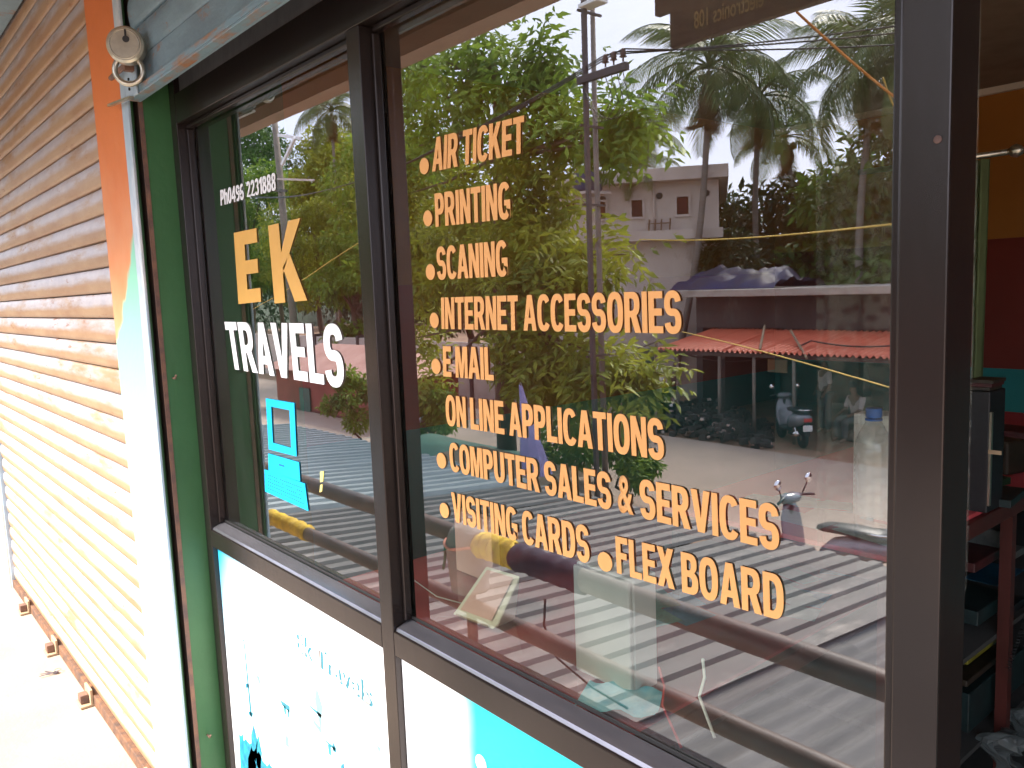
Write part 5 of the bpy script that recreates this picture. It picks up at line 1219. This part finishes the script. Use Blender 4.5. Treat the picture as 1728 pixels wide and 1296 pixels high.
leaves_obj('crown', [cs[i] for i in dn_], [(spots[i][2]*.72,)*3 for i in dn_], 1900, .24, M['leaf_y'], tm, 22, pinnate=8, elong=2.9, shell=.1)

# background trees: (px, y, height, crown radius, material, label)
BG = [
 (425, 24, 16, 4.2, 'leaf_a', 'bright green tree behind the leaning pole at the far left', 14000),
 (470, 30, 19, 5.5, 'leaf_b', 'dark green tree rising behind the leaning pole', 15000),
 (540, 21, 12, 3.4, 'leaf_y', 'yellow-green bushy tree between the leaning pole and the mullion', 13000),
 (575, 26, 15, 4.0, 'leaf_y', 'taller yellow-green tree left of the mullion', 14000),
 (600, 16, 6.5, 2.2, 'leaf_a', 'low leafy tree over the pink kiosk roof', 7000),
 (680, 19, 11, 3.2, 'leaf_a', 'fresh green tree just right of the mullion', 9000),
 (735, 24, 11.5, 3.4, 'leaf_y', 'yellowish tree behind the bullet of AIR TICKET', 8000),
 (790, 21, 8.5, 3.0, 'leaf_b', 'dark round tree behind the word SCANING', 8000),
 (870, 20, 7.0, 2.8, 'leaf_b', 'low dark tree behind the trunk of the roadside tree', 7000),
 (930, 19, 6.6, 2.2, 'leaf_a', 'small green tree left of the concrete house', 6000),
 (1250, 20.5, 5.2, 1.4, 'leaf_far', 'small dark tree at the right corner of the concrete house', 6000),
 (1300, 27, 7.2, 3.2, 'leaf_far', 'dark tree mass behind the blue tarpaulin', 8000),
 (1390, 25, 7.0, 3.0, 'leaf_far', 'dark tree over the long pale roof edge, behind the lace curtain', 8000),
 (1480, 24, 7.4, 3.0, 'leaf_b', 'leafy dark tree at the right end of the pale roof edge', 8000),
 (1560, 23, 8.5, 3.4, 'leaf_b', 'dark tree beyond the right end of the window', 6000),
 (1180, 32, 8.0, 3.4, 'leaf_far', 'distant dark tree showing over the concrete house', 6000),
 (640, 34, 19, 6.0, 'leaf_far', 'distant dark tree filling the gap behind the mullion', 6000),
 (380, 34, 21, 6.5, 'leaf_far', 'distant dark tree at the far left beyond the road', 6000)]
for k, (px, y, h, cr, mm, lab, cnt) in enumerate(BG):
    q = S(px, 500, y); tree((q.x, q.y), h, cr, M[mm], lab, 100+k, cnt, size=.42 if y > 22 else .30, crown_lo=.12 if h < 9 else .2, clumps=20)
# roadside bushes
for k, (px, y, h, cr, lab) in enumerate(((720, 9.4, 1.6, .9, 'leafy bush at the roadside under the word ON LINE'), (930, 9.0, 2.0, 1.1, 'leafy bush at the foot of the roadside tree'), (1050, 8.7, 1.5, .6, 'small bush at the foot of the twin pole'), (600, 8.6, 1.9, .8, 'small bush in front of the red kiosk'), (1100, 15.6, 1.3, .8, 'low bush on the rubble at the left end of the awning'))):
    q = S(px, 700, y); tree((q.x, q.y), h, cr, M['leaf_a'], lab, 300+k, 2600, size=.14, crown_lo=.1, trunk_r=.03, group='bushes along the road', name='bush', clumps=8)

wl = thing('compound_wall', 'long low weathered compound wall along the far side of the road', 'wall', (0, 0, 0))
for i in range(12): bx('wall_bay', M['concrete'], -62+i*3.7, -62+i*3.7+3.55, -15.4, -15.2, G, G+1.9, wl); bx('pier', M['darkconc'], -62+i*3.7-.149, -62+i*3.7-.001, -15.45, -15.15, G, G+2.0, wl)
hm = MB(); hm.sheet(lambda u, v: (-118+150*u, -52-14*v, G-.2+6.5*math.sin(PI*v*.5)*(.8+.3*noise.noise(Vector((u*9, v*2, 0))))), 60, 6)
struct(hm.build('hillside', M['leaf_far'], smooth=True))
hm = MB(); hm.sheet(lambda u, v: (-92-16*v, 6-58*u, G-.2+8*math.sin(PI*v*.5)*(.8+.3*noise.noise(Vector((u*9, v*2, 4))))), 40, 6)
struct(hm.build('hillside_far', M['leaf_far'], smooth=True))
# palms: each frond is a part sharing a few meshes
def frond_mesh(seed, L_=3.6, dry=False):
    g = random.Random(seed); b = MB(); N = 12; pts = []; z = 0; x = 0; ang = .55
    for k in range(N+1):
        pts.append(Vector((x, .04*math.sin(k*.7+seed), z))); st = L_/N; x += st*math.cos(ang); z += st*math.sin(ang); ang -= .155 if not dry else .22
    b.tube(pts, [.045*(1-.85*k/N) for k in range(N+1)], 5)
    n = 44
    for i in range(n):
        t = .16+.84*i/(n-1); kf = t*N; k = min(N-1, int(kf)); p = pts[k].lerp(pts[k+1], kf-k); d = (pts[k+1]-pts[k]).normalized()
        ln = (.95*math.sin(PI*min(1, t*.82+.16))**.7+.12)*g.uniform(.85, 1.1)
        for s in (-1, 1):
            dr = (d*.55+Vector((0, s*.75, -.50-.25*g.random()-(.5 if dry else 0)))).normalized(); w = Vector((.024, 0, 0)) if True else 0
            mid = p+dr*ln*.5+Vector((0,0,.03)); tip = p+dr*ln+Vector((0,0,-.22*ln)); wd = d*.026
            o = len(b.v); b.v += [tuple(p-wd*.6), tuple(p+wd*.6), tuple(mid+wd), tuple(mid-wd), tuple(tip)]; b.f += [(o,o+1,o+2,o+3),(o+3,o+2,o+4)]; b.mi += [0, 0]
    return b.mesh('frond', M['dryfrond'] if dry else M['frond'], fix=False)
FM = [frond_mesh(k) for k in range(4)]; FD = frond_mesh(9, 3.0, True)
nutm = MB().lathe([(.02,-.14),(.11,-.08),(.135,0),(.10,.10),(.02,.15)], n=8).mesh('coconut', mat('green_coconut', (.12,.14,.03), .5), smooth=True)
def palm(px_t, py_t, px_b, py_b, y, label, seed, fs=1.0, nf=22, yb=None):
    """crown centre at (px_t, py_t); the foot of the trunk below (px_b, py_b)"""
    g = random.Random(seed); tp_ = S(px_t, py_t, y); bt_ = S(px_b, py_b, y); dirx = bt_-tp_
    k = (G-tp_.z)/dirx.z; ft = tp_+dirx*k
    t = thing('coconut_palm', label, 'palm', (ft.x, ft.y, G), 0, 'coconut palms across the street')
    c_ = Vector((tp_.x-ft.x, tp_.y-ft.y, tp_.z-G)); N = 14
    pts = [Vector((0,0,0)).lerp(c_, i/N)+Vector((math.sin(PI*i/N)*.35*(1 if seed % 2 else -1), 0, 0)) for i in range(N+1)]
    MB().tube(pts, [.115-.035*i/N+(.05 if i == 0 else 0)+.005*(i % 2) for i in range(N+1)], 10).build('trunk', M['palmbark'], t, smooth=True)
    for i in range(nf):
        a = i*2.39996+g.uniform(-.2, .2); u = i/nf; pitch = -1.05+1.95*u+g.uniform(-.12, .12)      # from upright to hanging
        s = .78*fs*g.uniform(.85, 1.1)*(1 if u > .12 else .8)
        inst('frond', FM[g.randrange(4)], t, c_+Vector((0,0,.1)), (g.uniform(-.3,.3), pitch, a), (s, s, s))
    for i in range(4): inst('dry_frond', FD, t, c_+Vector((0,0,-.1)), (0, 1.1+g.uniform(-.1,.3), g.uniform(0, 2*PI)), (fs*.66,)*3)
    for i in range(7): a = g.uniform(0, 2*PI); inst('coconut', nutm, t, c_+Vector((.3*math.cos(a), .3*math.sin(a), -.25-.12*(i % 2))))
palm(1197, 120, 1155, 460, 19.5, 'leaning coconut palm in front of the concrete house', 1, 1.12, 22)
palm(1282, 170, 1292, 420, 22.0, 'slim upright coconut palm behind the red awning shops', 2, .92, 18)
palm(1325, 235, 1335, 430, 26.0, 'shorter coconut palm just right of the slim one', 3, .85, 16)
palm(1480, 110, 1470, 470, 21, 'big coconut palm with hanging fronds at the right edge of the window', 4, 1.15, 24)
palm(1590, 60, 1590, 470, 20, 'tall coconut palm standing past the right edge of the window', 8, 1.2, 24)
palm(1085, 235, 1078, 450, 30.0, 'distant coconut palm above the concrete house', 5, .95, 18)
palm(1072, 290, 1075, 460, 19.0, 'small palm with a bare trunk in front of the concrete house', 6, .55, 12)
palm(560, 190, 568, 500, 24, 'coconut palm with hanging fronds at the left of the mullion', 7, 1.1, 20)
palm(690, 130, 690, 500, 22, 'coconut palm arching just right of the mullion', 10, .95, 18)

# far wood closing the view
def far_wood():
    g = np.random.default_rng(77); cs = []; rs = []
    for i in range(150):
        x = -95+i*1.05+g.uniform(-1, 1); y = -46-g.uniform(0, 12); cs.append((x, y, G+g.uniform(1.5, 7.5))); rs.append((3.4, 3, 2.8))
    for i in range(60):
        y = -10-i*.9; cs.append((-78-g.uniform(0, 8), y, G+g.uniform(1.5, 9))); rs.append((3.4, 3, 3.0))
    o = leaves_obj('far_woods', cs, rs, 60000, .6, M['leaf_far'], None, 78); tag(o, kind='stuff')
far_wood()
